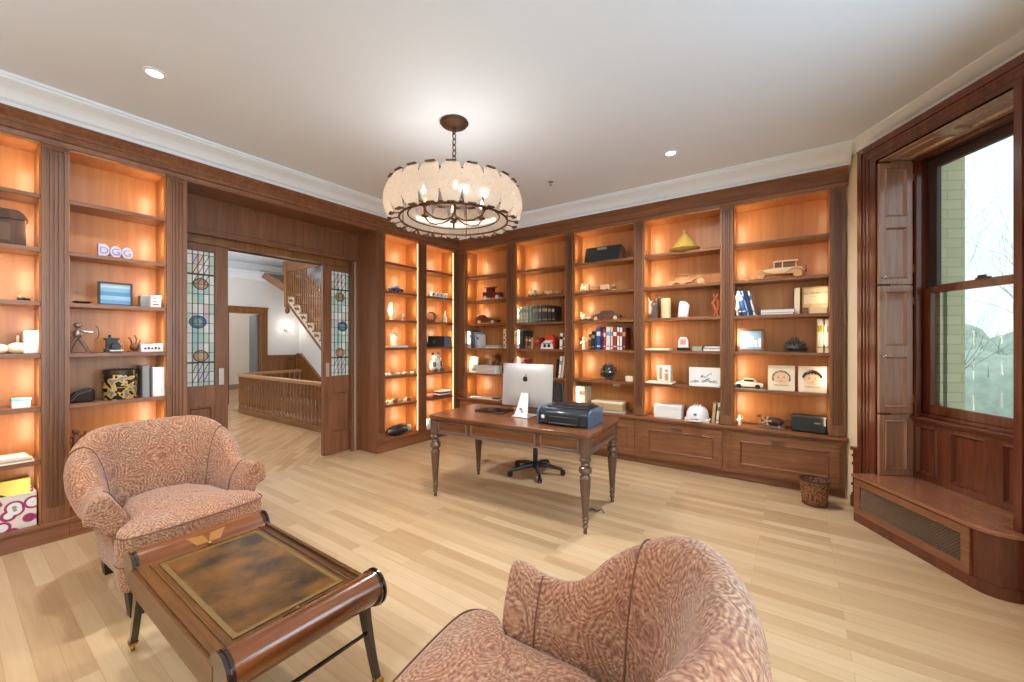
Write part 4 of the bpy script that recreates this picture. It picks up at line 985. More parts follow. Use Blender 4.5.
G().box(-.11, -.20, .018, .13, -.172, .026).obj('tray_lip', mat('tray_grey', lin(60, 70, 80), .4), t, bev=.003)
G().box(-.17, -.10, .1355, .19, .15, .146).box(-.06, -.02, .146, .17, .13, .158).obj('scanner_lid', BLACK, t, bev=.006)
G().box(-.20, -.182, .045, -.135, -.168, .085).obj('card_slot_cover', BLACK, t, bev=.005)
G().lathe([(.014, 0), (.016, .004), (.002, .006)], 14, M=Matrix.Translation((-.168, -.182, .066)) @ Matrix.Rotation(rad(90), 4, 'X')).obj('power_button', mat('white_logo', lin(220, 228, 232), .4), t)
# office chair
t = thing('office_chair', 'black swivel office chair behind the desk', 'chair', (2.06, 3.76, 0), rad(2))
BK = mat('chair_base_black', lin(34, 40, 48), .35)
for k in range(5):
    a = 2 * PI * k / 5 + .35; M = Matrix.Rotation(a, 4, 'Z')
    b_ = G().tube([(.03, 0, .095), (.14, 0, .095), (.27, 0, .07), (.30, 0, .065)], [.028, .024, .018, .016], 8, M=M).obj('base_arm', BK, t)
    g = G()
    for s in (-1, 1): g.lathe([(.022, -.008), (.027, 0), (.022, .008)], 14, M=M @ Matrix.Translation((.30, s * .014, .027)) @ Matrix.Rotation(rad(90), 4, 'X'))
    g.box(.275, -.012, .03, .325, .012, .06, M=M); g.obj('caster', BLACK, b_)
G().lathe([(.035, .07), (.04, .13), (.026, .14), (.026, .27), (.018, .28), (.018, .40), (.04, .41)], 14).obj('gas_column', BK, t)
g = G(); out = rrect(.23, .22, .09); n = len(out); rr_ = [[(x * s, y * s, z) for x, y in out] for s, z in ((.9, .41), (1, .43), (1, .47), (.93, .495), (.5, .50))]
g.add([q for r in rr_ for q in r], [(i * n + j, i * n + (j + 1) % n, (i + 1) * n + (j + 1) % n, (i + 1) * n + j) for i in range(4) for j in range(n)] + [tuple(range(n - 1, -1, -1)), tuple(4 * n + j for j in range(n))]).obj('seat', BLACKM, t)
g = G()
def bkf(u, v):
    x = (u - .5) * (.46 - .05 * v * v); z = .56 + .42 * v; 
    return (x, .24 + .03 * v - .05 * (1 - (2 * u - 1) ** 2) * .0 + .05 * v * (1 - v) - .04 * (2 * u - 1) ** 2, z - .02 * (2 * u - 1) ** 4)
g.surf(bkf, 9, 8); n_ = len(g.v); g.v += [(x, y + .025, z) for x, y, z in g.v[:n_]]; g.f += [tuple(reversed([i + n_ for i in q])) for q in g.f]; g.m = [0] * len(g.f)
g.obj('backrest', BLACKM, t, ang=60)
g = G(); ed = [bkf(u, 0) for u in (0, .25, .5, .75, 1)] + [bkf(1, v) for v in (.33, .66)] + [bkf(u, 1) for u in (1, .75, .5, .25, 0)] + [bkf(0, v) for v in (.66, .33)]
g.tube([(x, y + .012, z) for x, y, z in ed], .016, 8, closed=True); g.tube([(0, .10, .42), (0, .26, .44), (0, .31, .60), (0, .32, .75)], .02, 8); g.obj('back_frame', BLACK, t)
for s in (-1, 1): G().tube([(s * .20, .05, .43), (s * .27, .05, .45), (s * .28, .03, .64)], .014, 8).box(s * .28 - .03, -.10, .64, s * .28 + .03, .14, .665).obj('armrest', BLACK, t, bev=.004)
# cable lump under desk
t = tag(G().tube([(0, 0, .006), (.05, .02, .03), (.09, .01, .012), (.12, .05, .03), (.15, .04, .008)], .005, 6).tube([(.02, -.02, .006), (.06, .03, .02), (.10, .06, .006)], .004, 6).obj('cable_tangle', BLACK, loc=(2.93, 3.17, 0)), 'tangled black cord on the floor beside the right desk leg', 'cable')
# woven wastebasket
def wick():
    m = mat('wicker', lin(122, 76, 46), .7); nt = m.node_tree; b = nt.nodes['Principled BSDF']
    tt = nt.nodes.new('ShaderNodeTexCoord'); n = nt.nodes.new('ShaderNodeTexVoronoi'); n.inputs['Scale'].default_value = 60; nt.links.new(tt.outputs['Object'], n.inputs[0])
    r = nt.nodes.new('ShaderNodeValToRGB'); r.color_ramp.elements[0].color = lin(170, 118, 76); r.color_ramp.elements[1].color = lin(70, 38, 22); r.color_ramp.elements[1].position = .8
    nt.links.new(n.outputs[0], r.inputs[0]); nt.links.new(r.outputs[0], b.inputs['Base Color'])
    return m
WK = wick()
t = thing('wastebasket', 'round woven wicker wastebasket in front of the drawer cabinets', 'basket', (4.53, 4.47, 0), 0)
n = 40; g = G(); prof = [(.085, .004), (.09, .02), (.098, .10), (.106, .18), (.112, .225), (.102, .225), (.094, .15), (.08, .02)]
for r, z in prof:
    for i in range(n): a = 2 * PI * i / n; rr = r * (1 + .02 * (i % 2) * (1 if z > .01 else 0)); g.v.append((rr * math.cos(a), rr * math.sin(a), z))
g.f = [(k * n + i, k * n + (i + 1) % n, (k + 1) * n + (i + 1) % n, (k + 1) * n + i) for k in range(len(prof) - 1) for i in range(n)] + [tuple(range(n - 1, -1, -1)), tuple((len(prof) - 1) * n + i for i in range(n))]; g.m = [0] * len(g.f)
g.obj('basket_body', WK, t)
G().tube(ring(.108, .222, 28), .008, 6, closed=True).obj('rim', DKWOOD, t); G().tube(ring(.089, .012, 24), .006, 6, closed=True).obj('foot_ring', DKWOOD, t)
# ------------------------------------------------------------------ things on the shelves
AZ = {i: z for i, z in enumerate([.145] + AS)}     # left wall levels
BZ = {i: z for i, z in enumerate([.565] + BS)}     # back wall levels (0 = counter)
def at(wall, a, lev, dep=.12, turn=0):
    if wall == 'A': return (-dep, a, AZ[lev]), RA + rad(turn)
    return (a, YB + dep, BZ[lev]), rad(turn)
def T(name, label, cat, wall, a, lev, dep=.12, turn=0, group=None):
    l, r = at(wall, a, lev, dep, turn); return thing(name, label, cat, l, r, group)
def one(g, name, m, label, cat, wall, a, lev, dep=.12, turn=0, group=None, **k):
    l, r = at(wall, a, lev, dep, turn); return tag(g.obj(name, m, loc=l, rot=r, **k), label, cat, group)
cw = lambda n, r, g_, b, ro=.5: plain('paint_' + n, r, g_, b, ro)
Cream = cw('cream', 232, 214, 184); Wht = cw('white', 236, 234, 232); Red = cw('red', 160, 44, 36); DRed = cw('dark_red', 92, 28, 26, .3)
Blue = cw('blue', 40, 84, 150); Navy = cw('navy', 30, 44, 84); LBlue = cw('light_blue', 130, 170, 205); Grey = cw('grey', 140, 140, 140); DGrey = cw('dark_grey', 72, 74, 78)
Brown = cw('brown', 112, 70, 44); Pink = cw('pink', 226, 150, 140); Green = cw('green', 86, 104, 84); PGreen = cw('pale_green', 182, 190, 160); Turq = cw('turquoise', 120, 196, 190)
Lilac = cw('lilac', 150, 136, 186); Gold_ = cw('gold', 190, 150, 70, .35); Yel = cw('yellow', 182, 150, 72, .3); Orange = cw('orange', 214, 120, 60); Tan = cw('tan', 196, 160, 116)
Ivory = cw('ivory', 240, 226, 200, .4); Bk = cw('black', 26, 26, 28, .35)

# ---- books: cover, page block, title band
def book(wall, a, lev, w, h, m, label, group, lean=0, d=.17, dep=.03, band=None, lie=False):
    """upright book, spine to the room; a = left edge"""
    g = G()
    g.box(0, 0, 0, w, .004, h); g.box(0, 0, 0, .003, d, h); g.box(w - .003, 0, 0, w, d, h); g.box(.003, .004, .004, w - .003, d - .005, h - .004, 1)
    if band: g.box(.002, -.0012, h * .62, w - .002, 0, h * .80, 2); g.box(.002, -.0012, h * .14, w - .002, 0, h * .18, 2)
    l, r = at(wall, a, lev, dep)
    o = g.obj('book', [m, PAPER, band or PAPER], loc=l, rot=(0, rad(lean), r) if wall == 'B' else (rad(0), rad(lean), r))
    if lean < 0: o.location[0 if wall == 'B' else 1] += 0
    return tag(o, label, 'book', group)
def lying(wall, a, lev, w, d, h, m, label, group=None, z=0, turn=0, dep=.12, name='book', cat='book'):
    g = G(); g.box(-w / 2, -d / 2, 0, w / 2, d / 2, .003); g.box(-w / 2, -d / 2, h - .003, w / 2, d / 2, h); g.box(-w / 2, -d / 2, 0, -w / 2 + .003, d / 2, h); g.box(-w / 2 + .003, -d / 2 + .004, .003, w / 2 - .004, d / 2 - .004, h - .003, 1)
    l, r = at(wall, a, lev, dep, turn); o = g.obj(name, [m, PAPER], loc=(l[0], l[1], l[2] + z), rot=r); return tag(o, label, cat, group)
def bx_(name, label, cat, wall, a, lev, w, d, h, m, dep=.12, turn=0, group=None, z=0, bev=.003, lid=None):
    l, r = at(wall, a, lev, dep, turn)
    if lid is None:
        return tag(G().box(-w / 2, -d / 2, 0, w / 2, d / 2, h).obj(name, m, loc=(l[0], l[1], l[2] + z), rot=r, bev=bev), label, cat, group)
    t = thing(name, label, cat, (l[0], l[1], l[2] + z), r, group)
    G().box(-w / 2, -d / 2, 0, w / 2, d / 2, h * .72).obj('box_body', m, t, bev=bev); G().box(-w / 2 - .003, -d / 2 - .003, h * .72, w / 2 + .003, d / 2 + .003, h).obj('lid', lid, t, bev=bev)
    return t
# encyclopedias, back wall second bay
enc = [(232, 222, 184, 'cream'), (214, 216, 184, 'pale cream-green'), (196, 206, 176, 'pale green'), (176, 190, 166, 'sage'), (150, 168, 152, 'grey-green'), (122, 138, 130, 'dull green'), (98, 112, 110, 'slate'), (76, 88, 88, 'dark slate'),
       (60, 70, 72, 'charcoal green'), (48, 56, 58, 'near-black green'), (38, 44, 48, 'blue-black'), (28, 30, 34, 'black')]
x = 1.10
for k, (r, g_, b, nm) in enumerate(enc):
    h = .235 - (.03 if k in (0,) else 0) - (.012 if k > 9 else 0)
    book('B', x, 3, .046, h - .006 * (k % 2), plain('enc_%d' % k, r, g_, b, .45), f'{nm} spined encyclopedia volume in the row on the encyclopedia shelf', 'row of encyclopedia volumes', d=.19, band=Gold_ if k > 4 and k % 2 else Grey, dep=.03 + .008 * (k % 3)); x += .0515
# back wall bay 1, level 2 (z 1.34)
x = .15
for k, (m, nm, h, w_) in enumerate([(LBlue, 'light blue', .27, .035), (Wht, 'white', .265, .03), (Navy, 'navy', .275, .045), (DGrey, 'dark grey', .26, .035), (LBlue, 'pale blue', .25, .04), (Wht, 'thin white', .215, .03)]):
    book('B', x, 2, w_, h, m, f'{nm} book leaning in the corner bay row, {("first", "second", "third", "fourth", "fifth", "last")[k]} from the left', 'leaning books in the corner bay', lean=-4 if k < 5 else -3, band=Blue if m is Wht else None, dep=.04); x += w_ + .004
lying('B', .63, 2, .28, .19, .025, DGrey, 'dark grey book lying flat beside the leaning blue books'); lying('B', .64, 2, .26, .18, .02, Brown, 'brown book lying on top of the flat dark grey one', z=.0255)
t = T('picture_book', 'cream patterned book standing against the right side of the corner bay', 'book', 'B', .845, 2, .05)
G().box(0, 0, 0, .075, .012, .29).obj('cover', Cream, t)
g = G()
for k in range(6): disc(g, .02 + .035 * (k % 2), .045 + .04 * k, .014, -.001, 0)
g.obj('cover_pattern', Brown, t)
# bay 1, level 1 (z .955)
t = T('picture_book', 'white book with a dark blue picture standing beside the striped box', 'book', 'B', .24, 1, .06, -10)
M = Matrix.Rotation(rad(-8), 4, 'X'); G().box(-.09, 0, 0, .09, .02, .25, M=M).obj('cover', Wht, t); G().box(-.04, -.002, .03, .08, 0, .13, M=M).obj('cover_picture', DGrey, t); G().box(-.06, -.002, .16, .07, 0, .22, M=M).obj('title_band', LBlue, t)
t = T('storage_box', 'white striped storage box on the corner bay shelf behind the desk', 'box', 'B', .55, 1, .10)
G().box(-.17, -.09, 0, .17, .09, .12).obj('box_body', Wht, t, bev=.003); g = G()
for k in range(6): g.box(-.165, -.0915, .012 + .019 * k, .165, -.09, .018 + .019 * k)
g.obj('stripes', Grey, t)
def figurine(name, label, wall, a, lev, h, m, dep=.14, group=None, arms=True, cat='figurine', m2=None, hat=False):
    t = T(name, label, cat, wall, a, lev, dep, 0, group); s = h / .2
    G().lathe([(.030 * s, 0), (.030 * s, .010 * s), (.02 * s, .015 * s)], 12).obj('base', m2 or m, t)
    g = G(); g.lathe([(.022 * s, .01 * s), (.026 * s, .05 * s), (.018 * s, .09 * s), (.026 * s, .13 * s), (.012 * s, .152 * s), (.004, .16 * s)], 12)
    g.ball((0, 0, .172 * s), .022 * s, 10, 8)
    if arms: g.tube([(-.02 * s, 0, .135 * s), (-.045 * s, -.01 * s, .11 * s), (-.03 * s, -.03 * s, .085 * s)], .008 * s, 6); g.tube([(.02 * s, 0, .135 * s), (.045 * s, -.01 * s, .13 * s), (.05 * s, -.02 * s, .17 * s)], .008 * s, 6)
    g.obj('figure', m, t, ang=70)
    if hat: G().lathe([(.035 * s, .182 * s), (.033 * s, .187 * s), (.016 * s, .19 * s), (.012 * s, .21 * s)], 12).obj('hat', m2 or m, t)
    return t
figurine('figurine', 'pale standing figurine behind the striped white box', 'B', .47, 1, .27, Tan, .22)
figurine('figurine', 'dark brown standing figurine behind the striped white box', 'B', .60, 1, .28, Brown, .22, hat=True)
book('B', .895, 1, .03, .21, Cream, 'thin cream book standing at the right end behind the computer', 'x', dep=.05)['group'] = 'books behind the computer'
t = T('paper_stack', 'loose stack of white papers on the corner of the counter', 'papers', 'B', .50, 0, .09, 3)
G().box(-.30, -.10, 0, .28, .10, .012).obj('sheets', PAPER, t)
G().box(-.24, -.09, 0, .24, .10, .004, M=Matrix.Translation((.02, 0, .012)) @ Matrix.Rotation(rad(7), 4, 'Z')).obj('top_sheet', PAPER, t); G().box(.16, -.09, .012, .27, -.02, .03).obj('dark_card', DGrey, t)

# bay 2, level 2 and 1
def nb(items, wall, x, lev, gname, where, dep=.04):
    for (m, nm, w_, h, lean, band) in items:
        book(wall, x, lev, w_, h, m, f'{nm} {where}', gname, lean=lean, band=band, dep=dep); x += w_ + .006 + (abs(lean) > 10) * .03
nb([(Wht, 'tall white', .045, .27, 0, Grey), (Bk, 'tall black', .05, .265, 4, None), (Bk, 'second tall black', .03, .262, 6, None), (Brown, 'brown', .045, .175, 3, Gold_), (Brown, 'worn brown', .04, .17, 5, Cream), (Tan, 'tan', .03, .16, 4, None)], 'B', 1.095, 2, 'books behind the computer', 'book standing on the shelf under the encyclopedias')
nb([(Red, 'red', .035, .15, -2, Gold_), (Red, 'thin red', .02, .155, -2, Pink)], 'B', 1.405, 2, 'books behind the computer', 'book left of the paw print picture')
t = T('framed_picture', 'small white arched picture with black paw shapes under the encyclopedias', 'picture', 'B', 1.575, 2, .07)
g = G(); g.prism([(-.10, 0), (.10, 0), (.085, .07), (.03, .115), (-.03, .115), (-.085, .07)], 0, .012, 'y'); g.obj('board', Wht, t)
g = G(); disc(g, -.03, .045, .024, -.001, 0); disc(g, .035, .045, .024, -.001, 0)
for k in range(4): disc(g, -.055 + .017 * k, .080 - .004 * abs(k - 1.5), .008, -.001, 0); disc(g, .012 + .017 * k, .080 - .004 * abs(k - 1.5), .008, -.001, 0)
g.obj('paw_prints', Bk, t)
t = T('gift_tin', 'red house shaped tin behind the paw print picture', 'tin', 'B', 1.60, 2, .15); G().prism([(-.07, 0), (.07, 0), (.07, .14), (.03, .20), (-.07, .19)], -.05, .05, 'y').obj('tin_body', cw('bright_red', 206, 60, 44), t); G().box(-.05, -.053, .10, .05, -.05, .12).obj('label_band', Cream, t)
nb([(Wht, 'black and white', .045, .215, 3, Bk), (Brown, 'brown backed', .03, .20, 3, Wht)], 'B', 1.79, 2, 'books behind the computer', 'book at the right end under the encyclopedias')
nb([(Pink, 'pink', .04, .26, -5, Wht), (cw('salmon', 226, 120, 96), 'salmon', .04, .25, -6, None), (Pink, 'pale pink', .035, .245, -7, Red), (Red, 'dark red', .03, .23, -8, None)], 'B', 1.11, 1, 'books behind the computer', 'book leaning above the computer screen')
t = T('gift_tin', 'bright red folded box above the computer screen', 'box', 'B', 1.375, 1, .09); G().prism([(-.07, 0), (.07, 0), (.085, .16), (.0, .13), (-.08, .165)], -.05, .05, 'y').obj('box_body', cw('bright_red', 206, 60, 44), t)
nb([(Bk, 'black', .03, .25, 5, None), (Wht, 'white', .035, .29, 6, Grey), (Cream, 'cream', .035, .29, 6, None)], 'B', 1.735, 1, 'books behind the computer', 'book leaning right of the computer screen')

# toy vehicles
def wheels(g_or_t, xs, y, r, m, w_=.012):
    for x in xs:
        for s in (-1, 1):
            G().lathe([(r * .9, -w_ / 2), (r, -w_ / 4), (r, w_ / 4), (r * .9, w_ / 2)], 16, M=Matrix.Translation((x, s * y, r)) @ Matrix.Rotation(rad(90), 4, 'X')).lathe([(r * .35, -w_ * .7), (r * .35, w_ * .7)], 10, M=Matrix.Translation((x, s * y, r)) @ Matrix.Rotation(rad(90), 4, 'X')).obj('wheel', m, g_or_t)
def vehicle(name, label, wall, a, lev, L, body, cab, mb, mw, r=.03, wy=.05, dep=.11, turn=0, mc=None, xs=None, cat='model car', group=None):
    t = T(name, label, cat, wall, a, lev, dep, turn, group)
    G().prism(body, -wy * .8, wy * .8, 'y').obj('body', mb, t, bev=.003)
    if cab: G().prism(cab, -wy * .7, wy * .7, 'y').obj('cab', mc or mb, t, bev=.003)
    wheels(t, xs or (-L * .32, L * .32), wy, r, mw); return t
t = vehicle('model_truck', 'dark red model farm truck in the corner bay', 'B', .60, 4, .36, [(-.17, .04), (.17, .04), (.17, .10), (.08, .105), (.05, .12), (-.17, .12)], [(-.10, .11), (.02, .11), (.02, .185), (-.10, .185)], DRed, Wht, .032)
G().box(-.13, -.045, .185, .05, .045, .197).obj('roof_rack', DRed, t)
g = G(); [g.box(-.16 + .03 * k, -.05, .12, -.155 + .03 * k, -.045, .16) for k in range(3)]; g.obj('side_rails', Tan, t)
t = vehicle('model_car', 'dark red model roadster in the corner bay below the truck', 'B', .50, 3, .40, [(-.22, .03), (.22, .03), (.22, .06), (.10, .085), (-.02, .09), (-.05, .12), (-.20, .12), (-.22, .09)], None, DRed, cw('cream_tyre', 214, 190, 160), .030)
G().ball((-.12, 0, .12), .08, 12, 8, (1, .5, .35)).obj('hood_cover', Brown, t)
G().tube([(-.04, -.03, .16), (.0, -.03, .11), (.0, .03, .11), (-.04, .03, .16)], .003).obj('windscreen_frame', BRASS, t)
def train(label, wall, a, lev, L, m, m2, n=3, turn=0, h=.09, eng=-1):
    t = T('toy_train', label, 'toy train', wall, a, lev, .11, turn); w_ = L / n
    for k in range(n):
        x = -L / 2 + w_ * (k + .5); is_e = (k == 0 and eng < 0) or (k == n - 1 and eng > 0)
        g = G(); g.box(x - w_ * .44, -.03, .022, x + w_ * .44, .03, .034)
        if is_e: g.lathe([(.024, 0), (.026, w_ * .5)], 14, M=Matrix.Translation((x - w_ * .36, 0, .06)) @ Matrix.Rotation(rad(90), 4, 'Y')); g.box(x + w_ * .12, -.028, .034, x + w_ * .42, .028, h + .025); g.lathe([(.008, 0), (.012, .035)], 10, c=(x - w_ * .24, 0, .083))
        else: g.box(x - w_ * .40, -.028, .034, x + w_ * .40, .028, h * (.8 if k % 2 else .95))
        g.obj('carriage', m if (k % 2 == 0) else m2, t, bev=.002)
        wheels(t, (x - w_ * .28, x + w_ * .28), .032, .016, Bk if m2 is DRed else Brown, .006)
    return t
train('long pale wooden toy train on the shelf above the encyclopedias', 'B', 1.52, 4, .56, PALEW, LWOOD, 4, h=.07)
train('pale wooden toy locomotive with block cars under the black speaker', 'B', 2.27, 4, .42, PALEW, LWOOD, 3)
t = T('toy_block', 'brown and pale toy block at the right of the wooden locomotive', 'toy', 'B', 2.53, 4, .10); G().box(-.02, -.02, 0, .02, .02, .075).obj('block', PALEW, t); G().box(-.021, -.021, .02, .021, .021, .055).obj('band', Brown, t)
t = vehicle('model_car', 'dark brown long wooden model car on the shelf below the toy locomotive', 'B', 2.43, 3, .40, [(-.17, .03), (.17, .03), (.18, .06), (.12, .085), (-.10, .085), (-.18, .06)], [(-.09, .08), (.10, .08), (.07, .12), (-.06, .12)], cw('car_brown', 96, 66, 60, .25), PALEW, .026)
train('small pale wooden train left of the dark brown model car', 'B', 2.15, 3, .18, PALEW, PALEW, 2, h=.07)
# speaker
t = T('speaker', 'long black angled speaker on the top shelf of the middle bay', 'speaker', 'B', 2.40, 5, .10, 2)
G().prism([(-.09, 0), (.09, 0), (.09, .17), (-.03, .19)], -.235, .235, 'x').obj('cabinet', cw('speaker_black', 36, 38, 40, .6), t, bev=.008)
M = Matrix.Translation((0, -.062, .10)) @ Matrix.Rotation(math.atan2(.06, .19), 4, 'X'); G().box(-.06, -.004, .04, .06, .003, .07, M=M).obj('badge', mat('badge_grey', lin(150, 160, 140), .3, .5), t)
G().prism([(-.085, .01), (.085, .01), (.085, .16), (-.03, .178)], .236, .242, 'x').obj('end_cap', Brown, t)
# bay 3 books level 2
x = 2.21
for (m, nm, w_, h, ln, bd) in [(Brown, 'brown leather', .04, .20, 3, Gold_), (Bk, 'black', .045, .235, 2, Grey), (DGrey, 'dark grey', .02, .23, 2, None), (Blue, 'bright blue', .055, .285, 0, Wht), (Navy, 'navy', .03, .27, 0, Red), (cw('bright_red', 206, 60, 44), 'red', .03, .265, 0, Wht), (Wht, 'thick white', .055, .285, 0, LBlue), (Cream, 'cream', .03, .28, 0, Grey),
                               (Red, 'red and white', .045, .275, 0, Wht), (Wht, 'slim white', .03, .28, 0, Red), (Wht, 'white with red band', .03, .27, 0, Red), (DRed, 'dark red', .04, .27, 0, Gold_)]:
    book('B', x, 2, w_, h, m, f'{nm} book in the colourful row above the dark ball ornament', 'colourful row of books in the middle bay', lean=ln, band=bd); x += w_ + .004
figurine('figurine', 'small ivory figurine left of the colourful book row', 'B', 2.13, 2, .17, Ivory, .08)
# dark ball ornament
t = T('ball_ornament', 'dark spiky openwork ball ornament on the middle bay shelf', 'ornament', 'B', 2.45, 1, .12)
rb = random.Random(2); g = G(); g.ball((0, 0, .105), .085, 14, 10)
for k in range(70):
    d = Vector((rb.gauss(0, 1), rb.gauss(0, 1), rb.gauss(0, 1))).normalized(); p = Vector((0, 0, .108)) + d * .075; g.tube([p, p + d * .035 + Vector((rb.uniform(-.01, .01),) * 3)], [.007, .003], 5)
g.obj('ball', cw('ball_dark', 52, 48, 50, .3), t); g = G()
for k in range(3): g.tube([(.088 * math.cos(q) , .088 * math.sin(q) * math.cos(k * 1.05), .105 + .088 * math.sin(q) * math.sin(k * 1.05)) for q in [j * PI / 10 for j in range(20)]], .006, 5, closed=True)
g.obj('metal_bands', mat('ball_band', lin(150, 140, 130), .3, .7), t); G().lathe([(.05, 0), (.045, .012), (.02, .02), (.02, .03)], 14).obj('stand', Brown, t)
bx_('toy_block', 'cream block at the right end beside the dark ball ornament', 'block', 'B', 2.745, 1, .10, .06, .07, Cream, .07, bev=.008)
t = T('power_outlet', 'white double outlet on the bookcase back behind the desk', 'outlet', 'B', 2.50, 0, .262); G().box(-.05, -.004, .30, .05, .004, .36).obj('plate', Ivory, t, bev=.003); g = G(); g.box(-.035, -.006, .315, -.01, -.003, .345); g.box(.01, -.006, .315, .035, -.003, .345); g.obj('socket', Wht, t)
for k, (m, nm) in enumerate([(Wht, 'white'), (Wht, 'white dotted'), (Cream, 'cream')]): book('B', 2.03 + .042 * k, 0, .038, .29, m, f'{nm} magazine file standing on the counter behind the printer', 'magazine files on the counter', band=(LBlue, Red, Grey)[k], d=.2, dep=.06)
bx_('storage_box', 'large beige lidded box on the counter right of the printer', 'box', 'B', 2.46, 0, .40, .20, .11, Tan, .13, lid=Cream, bev=.004, z=.02)
lying('B', 2.46, 0, .46, .24, .02, Grey, 'grey folder under the large beige box', turn=4, name='folder', cat='folder', dep=.13)
# bay 4
t = T('tagine_pot', 'yellow cone shaped tagine pot on a top shelf', 'pot', 'B', 3.36, 5, .12)
G().lathe([(.10, 0), (.155, .025), (.165, .04), (.15, .045)], 24).obj('dish', Yel, t); G().lathe([(.145, .045), (.12, .075), (.07, .15), (.03, .20), (.016, .22), (.022, .235), (.024, .25), (.008, .258)], 24).obj('cone_lid', Yel, t)
t = T('model_motorcycle', 'wooden model motorcycle with sidecar below the yellow pot', 'model', 'B', 3.36, 4, .12)
g = G(); g.box(-.19, -.035, .03, -.10, .035, .06); g.prism([(-.11, .035), (.08, .035), (.10, .06), (.02, .09), (-.09, .085)], -.03, .03, 'y'); g.box(-.06, -.03, .12, .05, .03, .13); g.tube([(-.05, 0, .085), (-.05, 0, .12)], .006); g.tube([(.04, 0, .085), (.04, 0, .12)], .006); g.tube([(.08, 0, .06), (.16, 0, .10), (.12, 0, .13)], .006); g.obj('body', LWOOD, t)
wheels(t, (-.15, -.02, .17), .03, .036, LWOOD, .008)
t = T('owl_figurine', 'dark grey cat eared owl figurine beside a cream candle', 'figurine', 'B', 3.02, 3, .09)
g = G(); g.lathe([(.05, 0), (.058, .06), (.052, .13), (.056, .17), (.04, .20), (.01, .21)], 14)
for s in (-1, 1): g.tube([(s * .03, 0, .18), (s * .045, -.005, .225), (s * .06, -.01, .26)], [.022, .014, .003], 6)
g.obj('body', cw('owl_grey', 96, 78, 76, .6), t, ang=60); g = G(); disc(g, -.02, .165, .014, -.058, 0); disc(g, .02, .165, .014, -.058, 0); g.obj('eyes', Gold_, t)
t = T('candle', 'thick cream pillar candle right of the dark owl figurine', 'candle', 'B', 3.155, 3, .11); G().lathe([(.055, 0), (.055, .225), (.05, .23), (.01, .222)], 20).obj('wax', cw('wax', 238, 208, 160, .6), t); G().tube([(0, 0, .222), (0, .003, .24)], .0015, 5).obj('wick', Bk, t)
t = T('stone_ornament', 'white rough stone slab standing right of the cream candle', 'ornament', 'B', 3.35, 3, .10); G().prism([(-.06, .01), (.05, .01), (.065, .14), (.03, .18), (-.035, .195), (-.05, .13)], -.02, .02, 'y').obj('slab', Wht, t, bev=.012); G().box(-.06, -.03, 0, .06, .03, .012).obj('base', Tan, t)
t = T('abstract_sculpture', 'twisted reddish wood sculpture at the right end beside the bay divider', 'sculpture', 'B', 3.68, 3, .09)
g = G(); g.tube([(.03, 0, 0), (.0, 0, .08), (-.03, 0, .15), (.01, 0, .21), (.035, 0, .28)], [.014, .018, .016, .013, .006], 8); g.tube([(-.02, 0, 0), (.02, .01, .07), (.03, 0, .16), (-.015, 0, .22), (-.02, 0, .27)], [.012, .016, .015, .012, .005], 8); g.obj('carving', cw('red_wood', 176, 92, 52), t); G().box(-.045, -.03, -.0, .05, .03, .01).obj('base', Brown, t)
bx_('tray', 'cream flat tray on the shelf below the dark owl figurine', 'tray', 'B', 3.08, 2, .27, .20, .022, Ivory, .10, bev=.006)
t = T('photo_ornament', 'small white arched photo ornament with black feet', 'ornament', 'B', 3.35, 2, .09); G().prism([(-.055, .03), (.055, .03), (.05, .12), (.03, .155), (-.03, .155), (-.05, .12)], -.01, .01, 'y').obj('plaque', Wht, t); g = G(); [g.ball((-.05 + .025 * k, -.015, .02), .018, 8, 6) for k in range(5)]; g.obj('beads', Bk, t); G().box(-.03, -.012, .07, .03, -.010, .13).obj('photo', Pink, t)
bx_('small_box', 'small grey-green box beside the arched photo ornament', 'box', 'B', 3.50, 2, .10, .09, .05, cw('grey_green', 156, 160, 136), .09, bev=.003)
lying('B', 3.65, 2, .17, .16, .03, Grey, 'grey book at the bottom of the flat pair beside the small box'); lying('B', 3.655, 2, .16, .15, .025, DGrey, 'dark grey book on top of the flat pair beside the small box', z=.0305)
bx_('tray', 'cream flat tray under the patterned white mug', 'tray', 'B', 3.10, 1, .30, .20, .022, Ivory, .10, bev=.006)
t = T('patterned_jar', 'white square jar with brown figures painted on it', 'jar', 'B', 3.15, 1, .09); t.location.z += .0225; g = G(); g.box(-.075, -.05, 0, .075, .05, .19); g.obj('jar_body', Wht, t, bev=.01); g = G(); g.box(-.05, -.0515, .03, -.02, -.05, .17); g.box(.01, -.0515, .02, .05, -.05, .10); disc(g, .03, .13, .018, -.0515, 0); g.obj('painted_figures', Tan, t)
t = T('drawing_print', 'white print with sketched black line drawings on a shelf', 'picture', 'B', 3.57, 1, .05)
G().box(-.15, 0, 0.005, .165, .012, .205).obj('board', Wht, t); g = G(); rb = random.Random(4)
for (cx_, cz_, s_) in ((-.11, .05, .03), (-.07, .045, .025), (-.03, .11, .03), (.03, .12, .06), (.06, .07, .05), (.11, .06, .035), (.02, .05, .04)):
    g.tube([(cx_ + rb.uniform(-s_, s_), -.001, cz_ + rb.uniform(-s_, s_) * .7) for k in range(6)], .0022, 4)
g.obj('line_drawing', Bk, t)
lying('B', 3.58, 1, .30, .05, .014, Wht, 'thin white booklet lying in front of the sketched print', dep=.0455 - .02, name='booklet', cat='booklet')
bx_('storage_box', 'white lidded box on the counter left of the white hard hat', 'box', 'B', 3.19, 0, .30, .17, .15, Wht, .12, lid=Wht, bev=.004, z=.0)
t = T('hard_hat', 'white hard hat on the counter between a box and books', 'hard hat', 'B', 3.50, 0, .09)
g = G()
